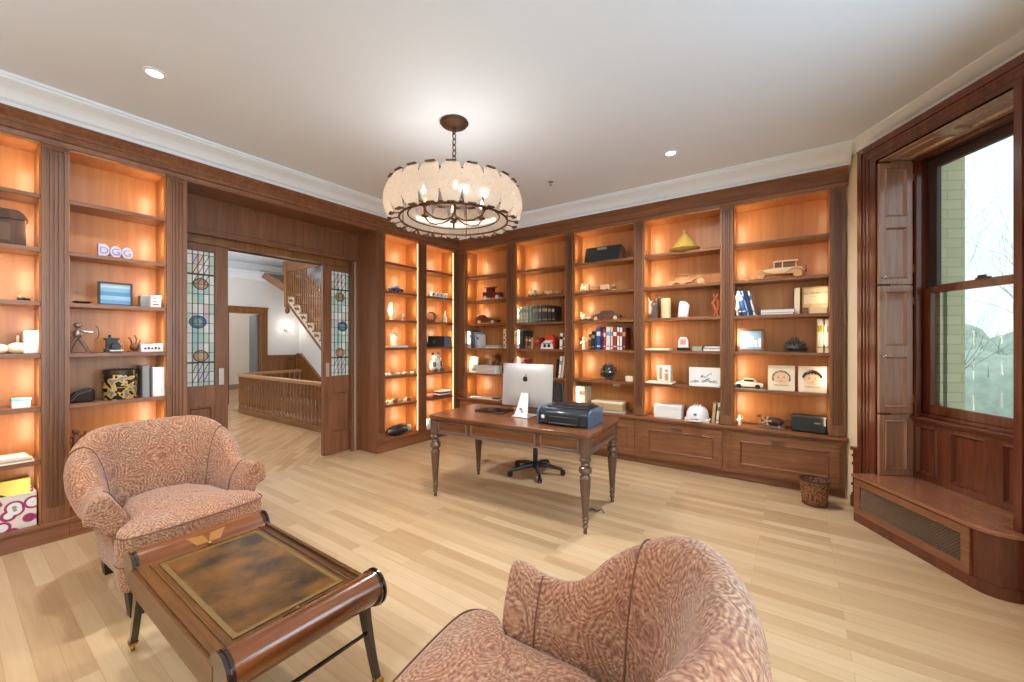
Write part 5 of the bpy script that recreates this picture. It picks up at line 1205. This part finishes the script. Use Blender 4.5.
def hat(u, v):
    a = 2 * PI * u; r = math.cos(v * PI / 2) ** .55; e = 1 + .05 * (abs(math.sin(a)) > .98)
    return (.115 * r * math.cos(a), .135 * r * math.sin(a), .03 + .135 * math.sin(v * PI / 2) + (.008 if abs(math.cos(a)) < .25 else 0) * (1 - v))
g.surf(hat, 28, 9, cu=True); g.obj('shell', Wht, t, ang=60)
g = G(); g.lathe([(.118, .02), (.135, .018), (.135, .024), (.112, .032)], 28); g.prism([(-.07, -.12), (.07, -.12), (.05, -.185), (-.05, -.185)], .018, .025, 'z'); g.obj('brim', Wht, t)
for x_ in (-.03, 0, .03): G().tube([(x_, .10 * math.cos(q) * -1, .05 + .128 * math.sin(q)) for q in [k * PI / 10 for k in range(2, 9)]], .007, 6).obj('rib', Wht, t)
g = G(); g.box(-.015, -.134, .075, .015, -.130, .095); g.obj('front_badge', Blue, t)
G().box(-.12, -.1, 0, .13, .1, .014).obj('base', Cream, t)
nb([(Tan, 'tan', .035, .22, 5, None), (Cream, 'cream', .03, .225, 6, Green)], 'B', 3.645, 0, 'books beside the hard hat', 'book leaning on the counter right of the white hard hat')
# bay 5
t = T('model_car', 'large pale wooden vintage model car in the bay nearest the window', 'model car', 'B', 4.26, 4, .12)
t2 = t
G().prism([(-.20, .04), (.17, .04), (.19, .07), (.18, .10), (.14, .105), (-.02, .105), (-.13, .095), (-.15, .06)], -.045, .045, 'y').obj('body', PALEW, t, bev=.004)
g = G(); g.box(-.05, -.045, .105, -.042, .045, .16); g.box(.02, -.045, .105, .03, .045, .16); g.box(.13, -.045, .105, .14, .045, .16); g.prism([(-.06, .16), (.15, .16), (.15, .172), (-.04, .175)], -.05, .05, 'y'); g.obj('cabin', PALEW, t)
G().box(-.04, -.035, .105, .13, .035, .158).obj('cabin_interior', Brown, t)
g = G()
for s in (-1, 1): g.tube([(-.24, s * .055, .03), (-.21, s * .055, .075), (-.16, s * .055, .09), (-.11, s * .055, .06), (-.04, s * .055, .045), (.05, s * .055, .045), (.10, s * .055, .085), (.15, s * .055, .095), (.20, s * .055, .06)], .006, 6)
g.obj('mudguard', LWOOD, t); wheels(t, (-.16, .15), .055, .038, LWOOD, .012)
G().lathe([(.034, -.006), (.038, 0), (.034, .006)], 16, M=Matrix.Translation((.215, 0, .085)) @ Matrix.Rotation(rad(90), 4, 'Y')).obj('spare_wheel', Brown, t)
t = vehicle('model_racer', 'small reddish wooden model racing car below a top shelf beside the motorcycle', 'B', 3.60, 4, .12, [(-.06, .02), (.06, .02), (.06, .04), (-.06, .05)], None, LWOOD, LWOOD, .02, .025) if False else None
x = 3.885
for k, (m, nm, w_, h, bd) in enumerate([(Cream, 'cream', .025, .26, None), (Navy, 'navy', .03, .265, Wht), (Blue, 'blue', .035, .265, Wht), (LBlue, 'light blue', .02, .26, Blue), (Navy, 'dark blue', .03, .255, None), (Wht, 'white', .02, .26, Blue)]):
    book('B', x, 3, w_, h, m, f'{nm} book leaning left in the bay nearest the window, {("first", "second", "third", "fourth", "fifth", "sixth")[k]} from the left', 'leaning blue books near the window', lean=-13, band=bd, dep=.04); x += w_ + .003
lying('B', 4.24, 3, .28, .18, .022, Navy, 'dark blue book lying flat beside the leaning blue books'); lying('B', 4.245, 3, .28, .17, .03, Wht, 'thick white book lying on the flat dark blue book', z=.0225)
bx_('storage_box', 'narrow cream box standing left of the lettered game box', 'box', 'B', 4.405, 3, .045, .10, .26, Cream, .14, bev=.003)
t = T('game_box', 'cream game box with dark lettering beside the right end of its shelf', 'box', 'B', 4.545, 3, .15)
G().box(-.10, -.03, 0, .10, .03, .265).obj('box_body', Tan, t, bev=.002); G().box(-.085, -.032, .10, .098, -.030, .25).obj('label_panel', cw('label_cream', 206, 190, 160), t)
text('DC MONSTER', .030, (.006, -.0325, .20), (rad(90), 0, 0), Bk, t); text('THE FIRST SERIES', .010, (.01, -.0325, .17), (rad(90), 0, 0), DGrey, t)
t = T('toy_block', 'brown wooden block in front of the lettered game box', 'block', 'B', 4.47, 3, .06); G().box(-.022, -.022, 0, .022, .022, .06).obj('block', Brown, t, bev=.003)
bx_('toy_block', 'pale wooden block in front of the lettered game box', 'block', 'B', 4.57, 3, .13, .05, .07, PALEW, .07)
t = T('framed_photo', 'brown photo frame with a pale group picture in the bay nearest the window', 'photo frame', 'B', 4.01, 2, .08, 4)
M = Matrix.Rotation(rad(-7), 4, 'X')
G().box(-.12, 0, 0, .12, .012, .025, M=M).box(-.12, 0, .215, .12, .012, .24, M=M).box(-.12, 0, .025, -.095, .012, .215, M=M).box(.095, 0, .025, .12, .012, .215, M=M).obj('frame', Brown, t); G().box(-.095, .004, .025, .095, .010, .215, M=M).obj('photo', LBlue, t)
g = G(); [g.box(-.07 + .035 * k, .0025, .05, -.045 + .035 * k, .004, .12 + .02 * (k % 3), M=M) for k in range(5)]; g.obj('photo_figures', Wht, t)
t = T('crystal_cluster', 'black and grey spiky cluster ornament right of the brown photo frame', 'ornament', 'B', 4.39, 2, .12); rb = random.Random(9); g = G(); g.ball((0, 0, .045), .07, 12, 8, (1.1, .7, .7))
for k in range(46):
    d = Vector((rb.gauss(0, 1), rb.gauss(0, .6), abs(rb.gauss(0, 1)))).normalized(); g.tube([Vector((0, 0, .03)) + d * .04, Vector((0, 0, .03)) + Vector((d.x * .105, d.y * .08, d.z * .12))], [.014, .004], 5)
g.obj('cluster', cw('cluster_dark', 62, 60, 56, .4), t); G().box(-.09, -.05, 0, .09, .05, .012).obj('base', Bk, t)
nb([(Cream, 'thick cream', .05, .32, 0, Gold_), (Ivory, 'ivory', .035, .315, 0, Tan)], 'B', 4.56, 2, 'tall pale books near the window', 'tall book at the right end nearest the window')
t = T('model_car', 'cream model rally car at the left of the face drawings', 'model car', 'B', 3.99, 1, .10)
G().prism([(-.13, .02), (.13, .02), (.135, .05), (.10, .06), (-.06, .075), (-.13, .05)], -.045, .045, 'y').obj('body', Ivory, t, bev=.006); G().prism([(-.06, .07), (.09, .06), (.06, .105), (-.03, .108)], -.04, .04, 'y').obj('cabin', cw('stone', 200, 180, 150), t, bev=.004); G().box(-.04, -.0405, .075, .05, -.0395, .095).obj('side_window', Bk, t); wheels(t, (-.085, .085), .045, .024, Bk, .01); G().box(-.15, -.06, -.0, .15, .06, .004).obj('display_base', PGreen, t)
def face(label, a, hairm, full, lv=1):
    t = T('drawing_tile', label, 'drawing', 'B', a, lv, .07); M = Matrix.Rotation(rad(-4), 4, 'X')
    G().box(-.112, 0, 0, .112, .018, .25, M=M).obj('tile', Ivory, t, bev=.002)
    g = G(); disc(g, 0, .125, .062, -.001, 0, sx=1); g2 = G(); g2.v = [tuple(M @ Vector(p)) for p in g.v]; g2.f, g2.m = g.f, g.m; g2.obj('face', cw('face_tint', 236, 196, 160), t)
    g = G(); r1, r2 = (.060, .088) if full else (.062, .082)
    a0, a1 = (10, 170) if full else (-25, 205)
    n_ = 14; g.tube([M @ Vector(((r1 + r2) / 2 * math.cos(rad(a0 + (a1 - a0) * k / n_)), -.001, .125 + (r1 + r2) / 2 * math.sin(rad(a0 + (a1 - a0) * k / n_)))) for k in range(n_ + 1)], [.006 + .010 * (full) * math.sin(PI * k / n_) + (.004 if k % 2 else 0) for k in range(n_ + 1)], 6)
    if full:
        for k in range(5): g.tube([M @ Vector((-.045 + .022 * k, -.001, .19)), M @ Vector((-.05 + .024 * k, -.001, .165))], .003, 4)
    g.obj('hair', hairm, t)
    g = G()
    for s in (-1, 1): g.ball(M @ Vector((s * .024, -.002, .130)), .0055, 8, 6, (1.2, .3, 1))
    g.tube([M @ Vector((-.014, -.002, .098)), M @ Vector((0, -.002, .092)), M @ Vector((.014, -.002, .098))], .0018, 4); g.tube([M @ Vector((0, -.002, .122)), M @ Vector((.004, -.002, .112))], .0012, 4)
    for s in (-1, 1): g.tube([M @ Vector((s * .034, -.002, .143)), M @ Vector((s * .016, -.002, .146))], .0012, 4)
    g.obj('features', Brown, t)
    g = G(); g.tube([M @ Vector((-.06 + .02 * k, -.001, .052 + .006 * (k % 2))) for k in range(7)], .004, 5); g.obj('collar', cw('collar_%d' % full, 190, 150, 100) if not full else PGreen, t)
face('drawing of a child face with thin brown hair, left of the pair', 4.275, cw('soft_brown', 150, 124, 90), False)
face('drawing of a child face with thick black hair, right of the pair', 4.525, Bk, True)
figurine('figurine', 'tiny white and orange figurine on the counter near the window', 'B', 3.915, 0, .11, Wht, .06, m2=Orange)
t = T('model_aircraft', 'dark model flying machine with a propeller on the counter', 'model', 'B', 4.20, 0, .12)
G().ball((0, 0, .07), .05, 12, 8, (2.1, .9, .8)).obj('fuselage', cw('craft_dark', 70, 52, 44, .3), t)
g = G()
for k in range(5): a = k * 2 * PI / 5; g.tube([(-.05, -.055, .075), (-.05 + .045 * math.cos(a), -.062, .075 + .045 * math.sin(a))], [.006, .010], 6)
g.obj('propeller', cw('prop', 190, 160, 130), t); G().tube([(-.12, -.04, .012), (.10, -.04, .012)], .005).tube([(-.12, .04, .012), (.10, .04, .012)], .005).tube([(-.06, -.04, .012), (-.05, 0, .05)], .005).tube([(.06, -.04, .012), (.05, 0, .05)], .005).obj('skids', Grey, t)
G().box(-.13, -.03, .10, -.10, .03, .12).tube([(.06, 0, .08), (.14, 0, .10)], .012).obj('tail', Brown, t)
t = T('radio', 'black box shaped radio on the counter nearest the window', 'radio', 'B', 4.50, 0, .10, -3)
G().box(-.145, -.06, 0, .145, .06, .165).obj('cabinet', cw('radio_black', 40, 44, 46, .6), t, bev=.018); G().box(.149 - .02, -.05, .02, .150, .05, .15).obj('end_panel', Ivory, t, bev=.01); G().box(.04, -.062, .095, .09, -.060, .103).obj('chrome_badge', CHROME, t)

# ---- left wall, bay at the picture edge
t = T('clock_case', 'dark wooden case with a gabled lid at the left edge', 'case', 'A', .285, 5, .11)
G().box(-.16, -.07, .0, .07, .07, .18).obj('case_body', DKWOOD, t, bev=.003); G().prism([(-.17, .18), (.085, .18), (.06, .225), (.03, .245), (-.17, .245)], -.08, .08, 'y').obj('gabled_lid', DKWOOD, t, bev=.003); G().box(-.13, -.072, .03, .0, -.07, .15).obj('door_panel', cw('case_panel', 92, 62, 34), t)
t = T('bead_figurine', 'tiny dark beaded figurine on the shelf below the gabled case', 'figurine', 'A', .35, 4, .12); g = G(); [g.ball((-.02 + .02 * k, 0, .012 + .004 * (k % 2)), .012, 8, 6) for k in range(3)]; g.obj('beads', Bk, t); G().ball((-.022, 0, .03), .010, 8, 6).obj('head', Tan, t)
for k, (a, r) in enumerate(((.235, .042), (.325, .048))):
    t = T('shell_ornament', ('round', 'larger round')[k] + ' white ribbed shell on the shelf beside the white candles', 'shell', 'A', a, 3, .10, group='white shells'); g = G()
    g.surf(lambda u, v, r=r: (1.15 * r * math.sin(PI * v) * math.cos(2 * PI * u) * (1 + .04 * (int(u * 28) % 2)), r * .8 * math.sin(PI * v) * math.sin(2 * PI * u), r * .85 - r * .85 * math.cos(PI * v)), 28, 9, cu=True); g.obj('shell', Ivory, t, ang=60)
t = T('candle_box', 'white stacked canister at the right end of its shelf at the left edge', 'canister', 'A', .385, 3, .10); G().box(-.042, -.04, 0, .042, .04, .082).obj('lower_canister', Wht, t, bev=.008); G().box(-.042, -.04, .084, .042, .04, .165).obj('upper_canister', Wht, t, bev=.008)
bx_('small_card', 'thin cream card standing beside the white canister', 'card', 'A', .325, 3, .012, .03, .13, Cream, .16, bev=.001)
bx_('gift_box', 'small turquoise lidded box at the left edge', 'box', 'A', .335, 2, .085, .07, .068, Wht, .10, lid=Turq, bev=.002)
t = T('magazine_stack', 'stack of pale magazines at the left edge', 'magazines', 'A', .29, 1, .11)
for k in range(4): G().box(-.16, -.09, .011 * k, .10 - .01 * k, .09, .011 * k + .010).obj('magazine', (Wht, Tan, Cream, Wht)[k], t)
def floral():
    m = mat('floral_print', lin(226, 214, 206), .7); nt = m.node_tree; b = nt.nodes['Principled BSDF']; tt = nt.nodes.new('ShaderNodeTexCoord'); v = nt.nodes.new('ShaderNodeTexVoronoi'); v.inputs['Scale'].default_value = 13
    r = nt.nodes.new('ShaderNodeValToRGB'); e = r.color_ramp.elements; e[0].color = lin(150, 146, 130); e[1].position = 1; e[1].color = lin(226, 214, 206)
    for p, c in ((.14, lin(150, 146, 130)), (.16, lin(232, 228, 224)), (.42, lin(232, 228, 224)), (.44, lin(140, 40, 90)), (.58, lin(160, 50, 100)), (.60, lin(222, 206, 196))): q = e.new(p); q.color = c
    r.color_ramp.interpolation = 'LINEAR'; nt.links.new(tt.outputs['Object'], v.inputs['Vector']); nt.links.new(v.outputs['Distance'], r.inputs[0]); nt.links.new(r.outputs[0], b.inputs['Base Color']); return m
t = T('storage_box', 'floral magenta and white open storage box at the left edge, bottom shelf', 'storage box', 'A', .22, 0, .12)
FL = floral(); g = G(); g.box(-.24, -.10, 0, .18, -.094, .24); g.box(-.24, .094, 0, .18, .10, .24); g.box(.174, -.094, 0, .18, .094, .24); g.box(-.24, -.094, 0, -.234, .094, .24); g.box(-.234, -.094, 0, .174, .094, .01); g.obj('box_body', FL, t)
G().box(-.22, .06, .01, .165, .088, .31, M=Matrix.Translation((0, 0, 0))).obj('lining_flap', cw('lime', 196, 190, 104, .7), t)
g = G(); g.ball((-.06, -.02, .20), .09, 12, 8, (1.4, .6, .6)); g.obj('dark_cloth', Bk, t)
# ---- left wall second bay
for k, ch in enumerate('DGG'):
    t = T('letter_block', ('white and lilac block with a flat left side, first of the three letter blocks', 'round faced white and lilac letter block, middle of the three', 'round faced white and lilac letter block, right of the three')[k], 'letter block', 'A', .75 + .068 * k, 5, .10, group='three letter blocks')
    if k == 0: G().prism([(-.032, 0), (.01, 0), (.032, .03), (.032, .075), (.01, .10), (-.032, .10)], -.03, .03, 'y').obj('block', cw('block', 206, 196, 210), t, bev=.005)
    else: G().prism([(.034 * math.cos(q), .048 + .048 * math.sin(q)) for q in [j * PI / 10 for j in range(20)]], -.03, .03, 'y').obj('block', cw('block', 206, 196, 210), t, bev=.004)
    text(ch, .075, (0, -.031, .048), (rad(90), 0, 0), Lilac, t, .003)
t = T('dish', 'black flat oval dish left of the blue picture', 'dish', 'A', .635, 4, .10); G().lathe([(.03, 0), (.05, .012), (.052, .018), (.04, .012)], 18).obj('bowl', Bk, t)
t = T('framed_picture', 'dark framed picture of a blue sea view', 'picture', 'A', .82, 4, .08)
G().box(-.10, 0, 0, -.088, .03, .185).box(.088, 0, 0, .10, .03, .185).box(-.088, 0, 0, .088, .03, .012).box(-.088, 0, .173, .088, .03, .185).box(-.088, .012, .012, .088, .03, .173).obj('frame', Bk, t); 
sea = [(106, 156, 196), (150, 186, 208), (88, 138, 180), (128, 172, 200), (176, 200, 214)]
g = G(); [g.box(-.088, .0105, .012 + .0322 * k, .088, .0118, .012 + .0322 * (k + 1), k) for k in range(5)]; g.obj('sea_view', [plain('sea_%d' % k, *c) for k, c in enumerate(sea)], t)
bx_('small_box', 'grey box touching a white one right of the sea picture', 'box', 'A', 1.0, 4, .05, .08, .10, Grey, .15)
t = T('music_box', 'white patterned cube right of the sea picture', 'box', 'A', 1.06, 4, .08); G().box(-.035, -.035, 0, .035, .035, .10).obj('cube', Wht, t, bev=.003); g = G(); [g.box(-.02, -.0365, .02 + .025 * k, .02 - .008 * (k % 2), -.035, .028 + .025 * k) for k in range(3)]; g.obj('print', Brown, t)
t = T('archer_figure', 'silver metal figure of an archer drawing a bow', 'figurine', 'A', .61, 3, .09)
ST = mat('steel_scrap', lin(150, 140, 132), .3, .8)
g = G(); g.tube([(-.045, 0, .0), (-.03, 0, .06), (-.005, 0, .115)], [.010, .012, .014], 8); g.tube([(.06, 0, .0), (.04, 0, .05), (.008, 0, .115)], [.010, .012, .014], 8); g.ball((0, 0, .145), .026, 10, 8, (1, .8, 1.3)); g.tube([(0, 0, .16), (0, 0, .195)], .010)
g.tube([(-.02, 0, .165), (-.045, 0, .14), (-.035, -.02, .115)], .008, 6); g.tube([(.02, 0, .165), (.05, -.01, .16), (.085, -.01, .155)], .008, 6); g.obj('body', ST, t); G().ball((0, 0, .21), .022, 10, 8).obj('head', ST, t)
G().tube([(.088 + .025 * math.cos(q), -.01, .155 + .055 * math.sin(q)) for q in [rad(-80 + 20 * k) for k in range(9)]], .003, 5).obj('bow', DGrey, t)
t = T('toy_locomotive', 'black metal toy engine on the shelf right of the archer', 'toy', 'A', .80, 3, .09)
g = G(); g.box(-.045, -.03, .0, .045, .03, .03); g.box(-.035, -.028, .03, .03, .028, .10); g.lathe([(.024, 0), (.028, .05)], 12, M=Matrix.Translation((.01, -.03, .05)) @ Matrix.Rotation(rad(90), 4, 'X')); g.box(-.045, -.035, .10, .038, .035, .115); g.lathe([(.008, .115), (.01, .14)], 10, c=(-.015, 0, 0)); g.obj('body', Bk, t, bev=.002); G().box(-.028, -.088, .01, .05, -.082, .02).tube([(.02, -.07, .05), (.045, -.075, .07), (.055, -.06, .04)], .005).obj('trim', NICKEL, t)
t = T('monkey_carving', 'small brown wood carving with raised twigs right of the black toy engine', 'carving', 'A', .935, 3, .10); g = G(); g.ball((0, 0, .04), .03, 10, 8); g.tube([(-.01, 0, .05), (-.02, 0, .10), (-.035, 0, .12)], .007, 6); g.tube([(.01, 0, .05), (.015, 0, .11), (.0, 0, .14)], .007, 6); g.tube([(.02, 0, .05), (.04, 0, .10)], .006, 6); g.box(-.04, -.02, 0, .04, .02, .012); g.obj('carving', Brown, t)
t = T('domino_box', 'long white box with black print beside the brown carving', 'box', 'A', 1.035, 3, .08); G().box(-.07, -.035, 0, .075, .035, .065).obj('box_body', Wht, t, bev=.003); g = G(); [g.box(-.05 + .022 * k, -.0365, .02, -.036 + .022 * k, -.035, .035 + .006 * (k % 2)) for k in range(5)]; g.obj('print', Bk, t)
t = T('leather_case', 'glossy black slouching leather case on the shelf left of the patterned tin', 'case', 'A', .625, 2, .10)
G().prism([(-.07, 0), (.07, 0), (.075, .09), (.04, .115), (-.04, .085), (-.07, .05)], -.05, .05, 'y').obj('case_body', mat('patent_black', lin(26, 24, 26), .15, coat=.5), t, bev=.014); G().tube([(-.05, -.052, .02), (-.02, -.055, .065), (.05, -.052, .09)], .004).obj('strap', DGrey, t)
def tinp():
    m = mat('tin_print', lin(200, 160, 90), .35, .3); nt = m.node_tree; b = nt.nodes['Principled BSDF']; tt = nt.nodes.new('ShaderNodeTexCoord'); v = nt.nodes.new('ShaderNodeTexNoise'); v.inputs['Scale'].default_value = 24; v.inputs['Detail'].default_value = 1
    r = nt.nodes.new('ShaderNodeValToRGB'); r.color_ramp.interpolation = 'CONSTANT'; e = r.color_ramp.elements; e[0].color = lin(36, 38, 40); e[1].position = .5; e[1].color = lin(214, 178, 104); q = e.new(.62); q.color = lin(120, 130, 140)
    nt.links.new(tt.outputs['Object'], v.inputs['Vector']); nt.links.new(v.outputs[0], r.inputs[0]); nt.links.new(r.outputs[0], b.inputs['Base Color']); return m
t = T('patterned_tin', 'round black and gold printed tin drum', 'tin', 'A', .855, 2, .12); G().lathe([(.10, 0), (.104, .006), (.104, .20)], 32).obj('drum', tinp(), t); G().lathe([(.107, .20), (.107, .235), (.09, .243), (.03, .246)], 32).obj('lid', mat('tin_lid', lin(60, 54, 44), .3, .5), t); G().lathe([(.1055, .095), (.1055, .10)], 32).obj('gold_band', Gold_, t)
book('A', .975, 2, .045, .265, Grey, 'grey tall book beside the white box on the tin shelf', 'books beside the printed tin', dep=.05)
bx_('storage_box', 'tall white box at the right end beside the printed tin', 'box', 'A', 1.075, 2, .075, .12, .245, Wht, .09, bev=.003)
figurine('figurine', 'small brown figurine just above the left armchair', 'A', .60, 1, .19, Brown, .08)
# ---- left wall, bay right of the door
t = vehicle('model_car', 'blue model sports car on the bay right of the pocket doors', 'A', 3.60, 5, .2, [(-.11, .02), (.11, .02), (.115, .045), (.05, .055), (-.08, .06), (-.11, .045)], [(-.06, .055), (.05, .05), (.015, .085), (-.04, .085)], cw('car_blue', 60, 90, 140, .2), Bk, .02, .04, mc=LBlue, dep=.08)
t = T('oval_vase', 'tall oval glass ornament with a pale centre', 'vase', 'A', 3.53, 4, .09); G().lathe([(.03, 0), (.03, .01), (.012, .02), (.035, .06), (.05, .13), (.035, .20), (.015, .235), (.018, .24)], 18).obj('vase_body', Ivory, t, ang=60)
t = T('cup', 'small white goblet right of the oval glass ornament', 'cup', 'A', 3.73, 4, .10); G().lathe([(.022, 0), (.02, .006), (.006, .012), (.006, .04), (.026, .06), (.028, .095), (.024, .095), (.01, .06)], 14).obj('goblet', Wht, t, ang=60)
t = T('lantern', 'white lantern standing on a book in the bay right of the doors', 'lantern', 'A', 3.58, 3, .10); t.location.z += .0305
G().lathe([(.055, 0), (.055, .012), (.045, .015), (.05, .11), (.06, .13), (.035, .16), (.01, .165)], 8).obj('lantern_body', Ivory, t); G().tube([(-.02, 0, .165), (-.015, 0, .19), (.015, 0, .19), (.02, 0, .165)], .003, 5).obj('ring', BRASS, t)
lying('A', 3.63, 3, .30, .17, .030, Tan, 'tan book under the white lantern')
rb = random.Random(8)
for k in range(7):
    t = one(G().ball((0, 0, .022), .030 - .003 * (k % 3), 10, 8, (1.2, .8, .75)), 'seashell', (Ivory, Wht, Tan)[k % 3], f'pale seashell in the row under the lantern shelf, {("first", "second", "third", "fourth", "fifth", "sixth", "seventh")[k]} from the left', 'seashell', 'A', 3.42 + .075 * k, 2, .07 + .02 * (k % 2), group='row of pale seashells')
nm = ['first', 'second', 'third', 'fourth', 'fifth', 'sixth']
for k in range(6):
    t = T('toy_animal', f'small pale toy animal in the row above the black bag, {nm[k]} from the left', 'toy animal', 'A', 3.43 + .08 * k, 1, .08, group='row of small toy animals'); m = (Tan, Ivory, Brown)[k % 3]
    G().ball((0, 0, .035), .022, 8, 6, (1.4, .8, .8), M=None).ball((.03, 0, .055), .013, 8, 6).obj('body', m, t); 
    for x_ in (-.018, .018): G().tube([(x_, -.01, 0), (x_, -.01, .03)], .005, 5).tube([(x_, .01, 0), (x_, .01, .03)], .005, 5).obj('legs', m, t)
t = T('black_bag', 'black soft bag with a grey end on the bottom shelf right of the doors', 'bag', 'A', 3.65, 0, .11)
G().ball((0, 0, .075), .09, 16, 10, (2.1, .9, .8)).obj('bag_body', mat('bag_black', lin(30, 30, 34), .5, bump=.6, bscale=14), t, ang=180); G().ball((.17, -.02, .075), .05, 12, 8, (.8, .9, 1.1)).obj('grey_end', Grey, t, ang=180); G().tube([(-.10, -.05, .12), (-.04, -.06, .165), (.06, -.06, .165), (.11, -.05, .12)], .007).obj('handle', DGrey, t)
# ---- left wall, corner bay
for k, ch in enumerate('LOVE'):
    t = T('letter_block', f'small white letter block in the corner bay, {nm[k]} of four', 'letter block', 'A', 4.28 + .085 * k, 5, .08, group='white letter blocks in the corner bay'); G().box(-.036, -.02, 0, .036, .02, .075).obj('block', Wht, t, bev=.002)
    if False: text(ch, .05, (0, -.021, .036), (rad(90), 0, 0), DGrey, t)
    G().box(-.018, -.0215, .02, .018, -.02, .055).obj('mark', (Navy, Lilac, Grey, Lilac)[k], t)
t = T('wicker_ball', 'brown wicker ball in the corner bay', 'ornament', 'A', 4.27, 4, .10); g = G()
for k in range(7): a = k * PI / 7; g.tube([(.075 * math.cos(q) * math.cos(a), .075 * math.cos(q) * math.sin(a), .078 + .075 * math.sin(q)) for q in [j * PI / 8 for j in range(16)]], .006, 5, closed=True)
g.obj('wicker', Brown, t)
figurine('figurine', 'small brown seated figurine beside the wicker ball', 'A', 4.40, 4, .14, Tan, .10)
t = T('statuette', 'white upright bird statuette in the corner bay', 'statuette', 'A', 4.54, 4, .08); G().tube([(0, 0, .0), (.0, 0, .05), (-.015, 0, .10), (.0, 0, .15), (.01, 0, .185)], [.03, .035, .028, .018, .008], 10).obj('bird', Ivory, t, ang=70); G().lathe([(.04, 0), (.035, .012)], 14).obj('base', Tan, t)
t = T('stereo', 'black and grey stereo box in the corner bay', 'stereo', 'A', 4.37, 3, .11); G().box(-.24, -.09, 0, .10, .09, .165).obj('cabinet', Bk, t, bev=.004); G().box(.10, -.09, 0, .25, .09, .165).obj('grey_speaker', cw('slate_speaker', 96, 106, 120), t, bev=.004); G().lathe([(.03, 0), (.03, .004)], 16, M=Matrix.Translation((-.12, -.09, .08)) @ Matrix.Rotation(rad(90), 4, 'X')).obj('dial', DGrey, t)
t = T('panda_figurine', 'white and black panda figurine sitting in the corner bay', 'figurine', 'A', 4.35, 2, .10)
G().ball((0, 0, .10), .095, 14, 10, (1.1, .8, 1.05)).ball((.0, -.02, .22), .065, 14, 10, (1.1, 1, .95)).obj('body', Wht, t, ang=180)
g = G(); [g.ball((s * .055, -.01, .275), .022, 8, 6) for s in (-1, 1)]; g.obj('ears', Bk, t); g = G(); [g.ball((s * .026, -.082, .23), .012, 8, 6, (1, .4, 1.2)) for s in (-1, 1)]; g.ball((0, -.09, .205), .009, 8, 6); g.obj('face_marks', Bk, t); g = G()
for s in (-1, 1): g.ball((s * .07, -.06, .12), .032, 8, 6, (.8, 1, 1.4)); g.ball((s * .06, -.085, .03), .034, 8, 6)
g.obj('paws', DGrey, t)
t = T('folded_cloth', 'folded red and white cloth in the corner bay above the floor', 'cloth', 'A', 4.50, 1, .10)
for k, m in enumerate((DRed, Wht, DRed, Wht)): G().box(-.12 + .006 * k, -.08, .022 * k, .12 - .006 * k, .08, .022 * k + .021).obj('fold', m, t, bev=.009)
t = T('bowl', 'small pink bowl left of the folded cloth', 'bowl', 'A', 4.24, 1, .09); G().lathe([(.03, 0), (.05, .02), (.062, .055), (.056, .055), (.04, .02)], 16).obj('bowl_body', Pink, t, ang=60)
bx_('small_box', 'white box on the bottom shelf of the corner bay behind the desk leg', 'box', 'A', 4.20, 0, .12, .10, .15, Wht, .08)
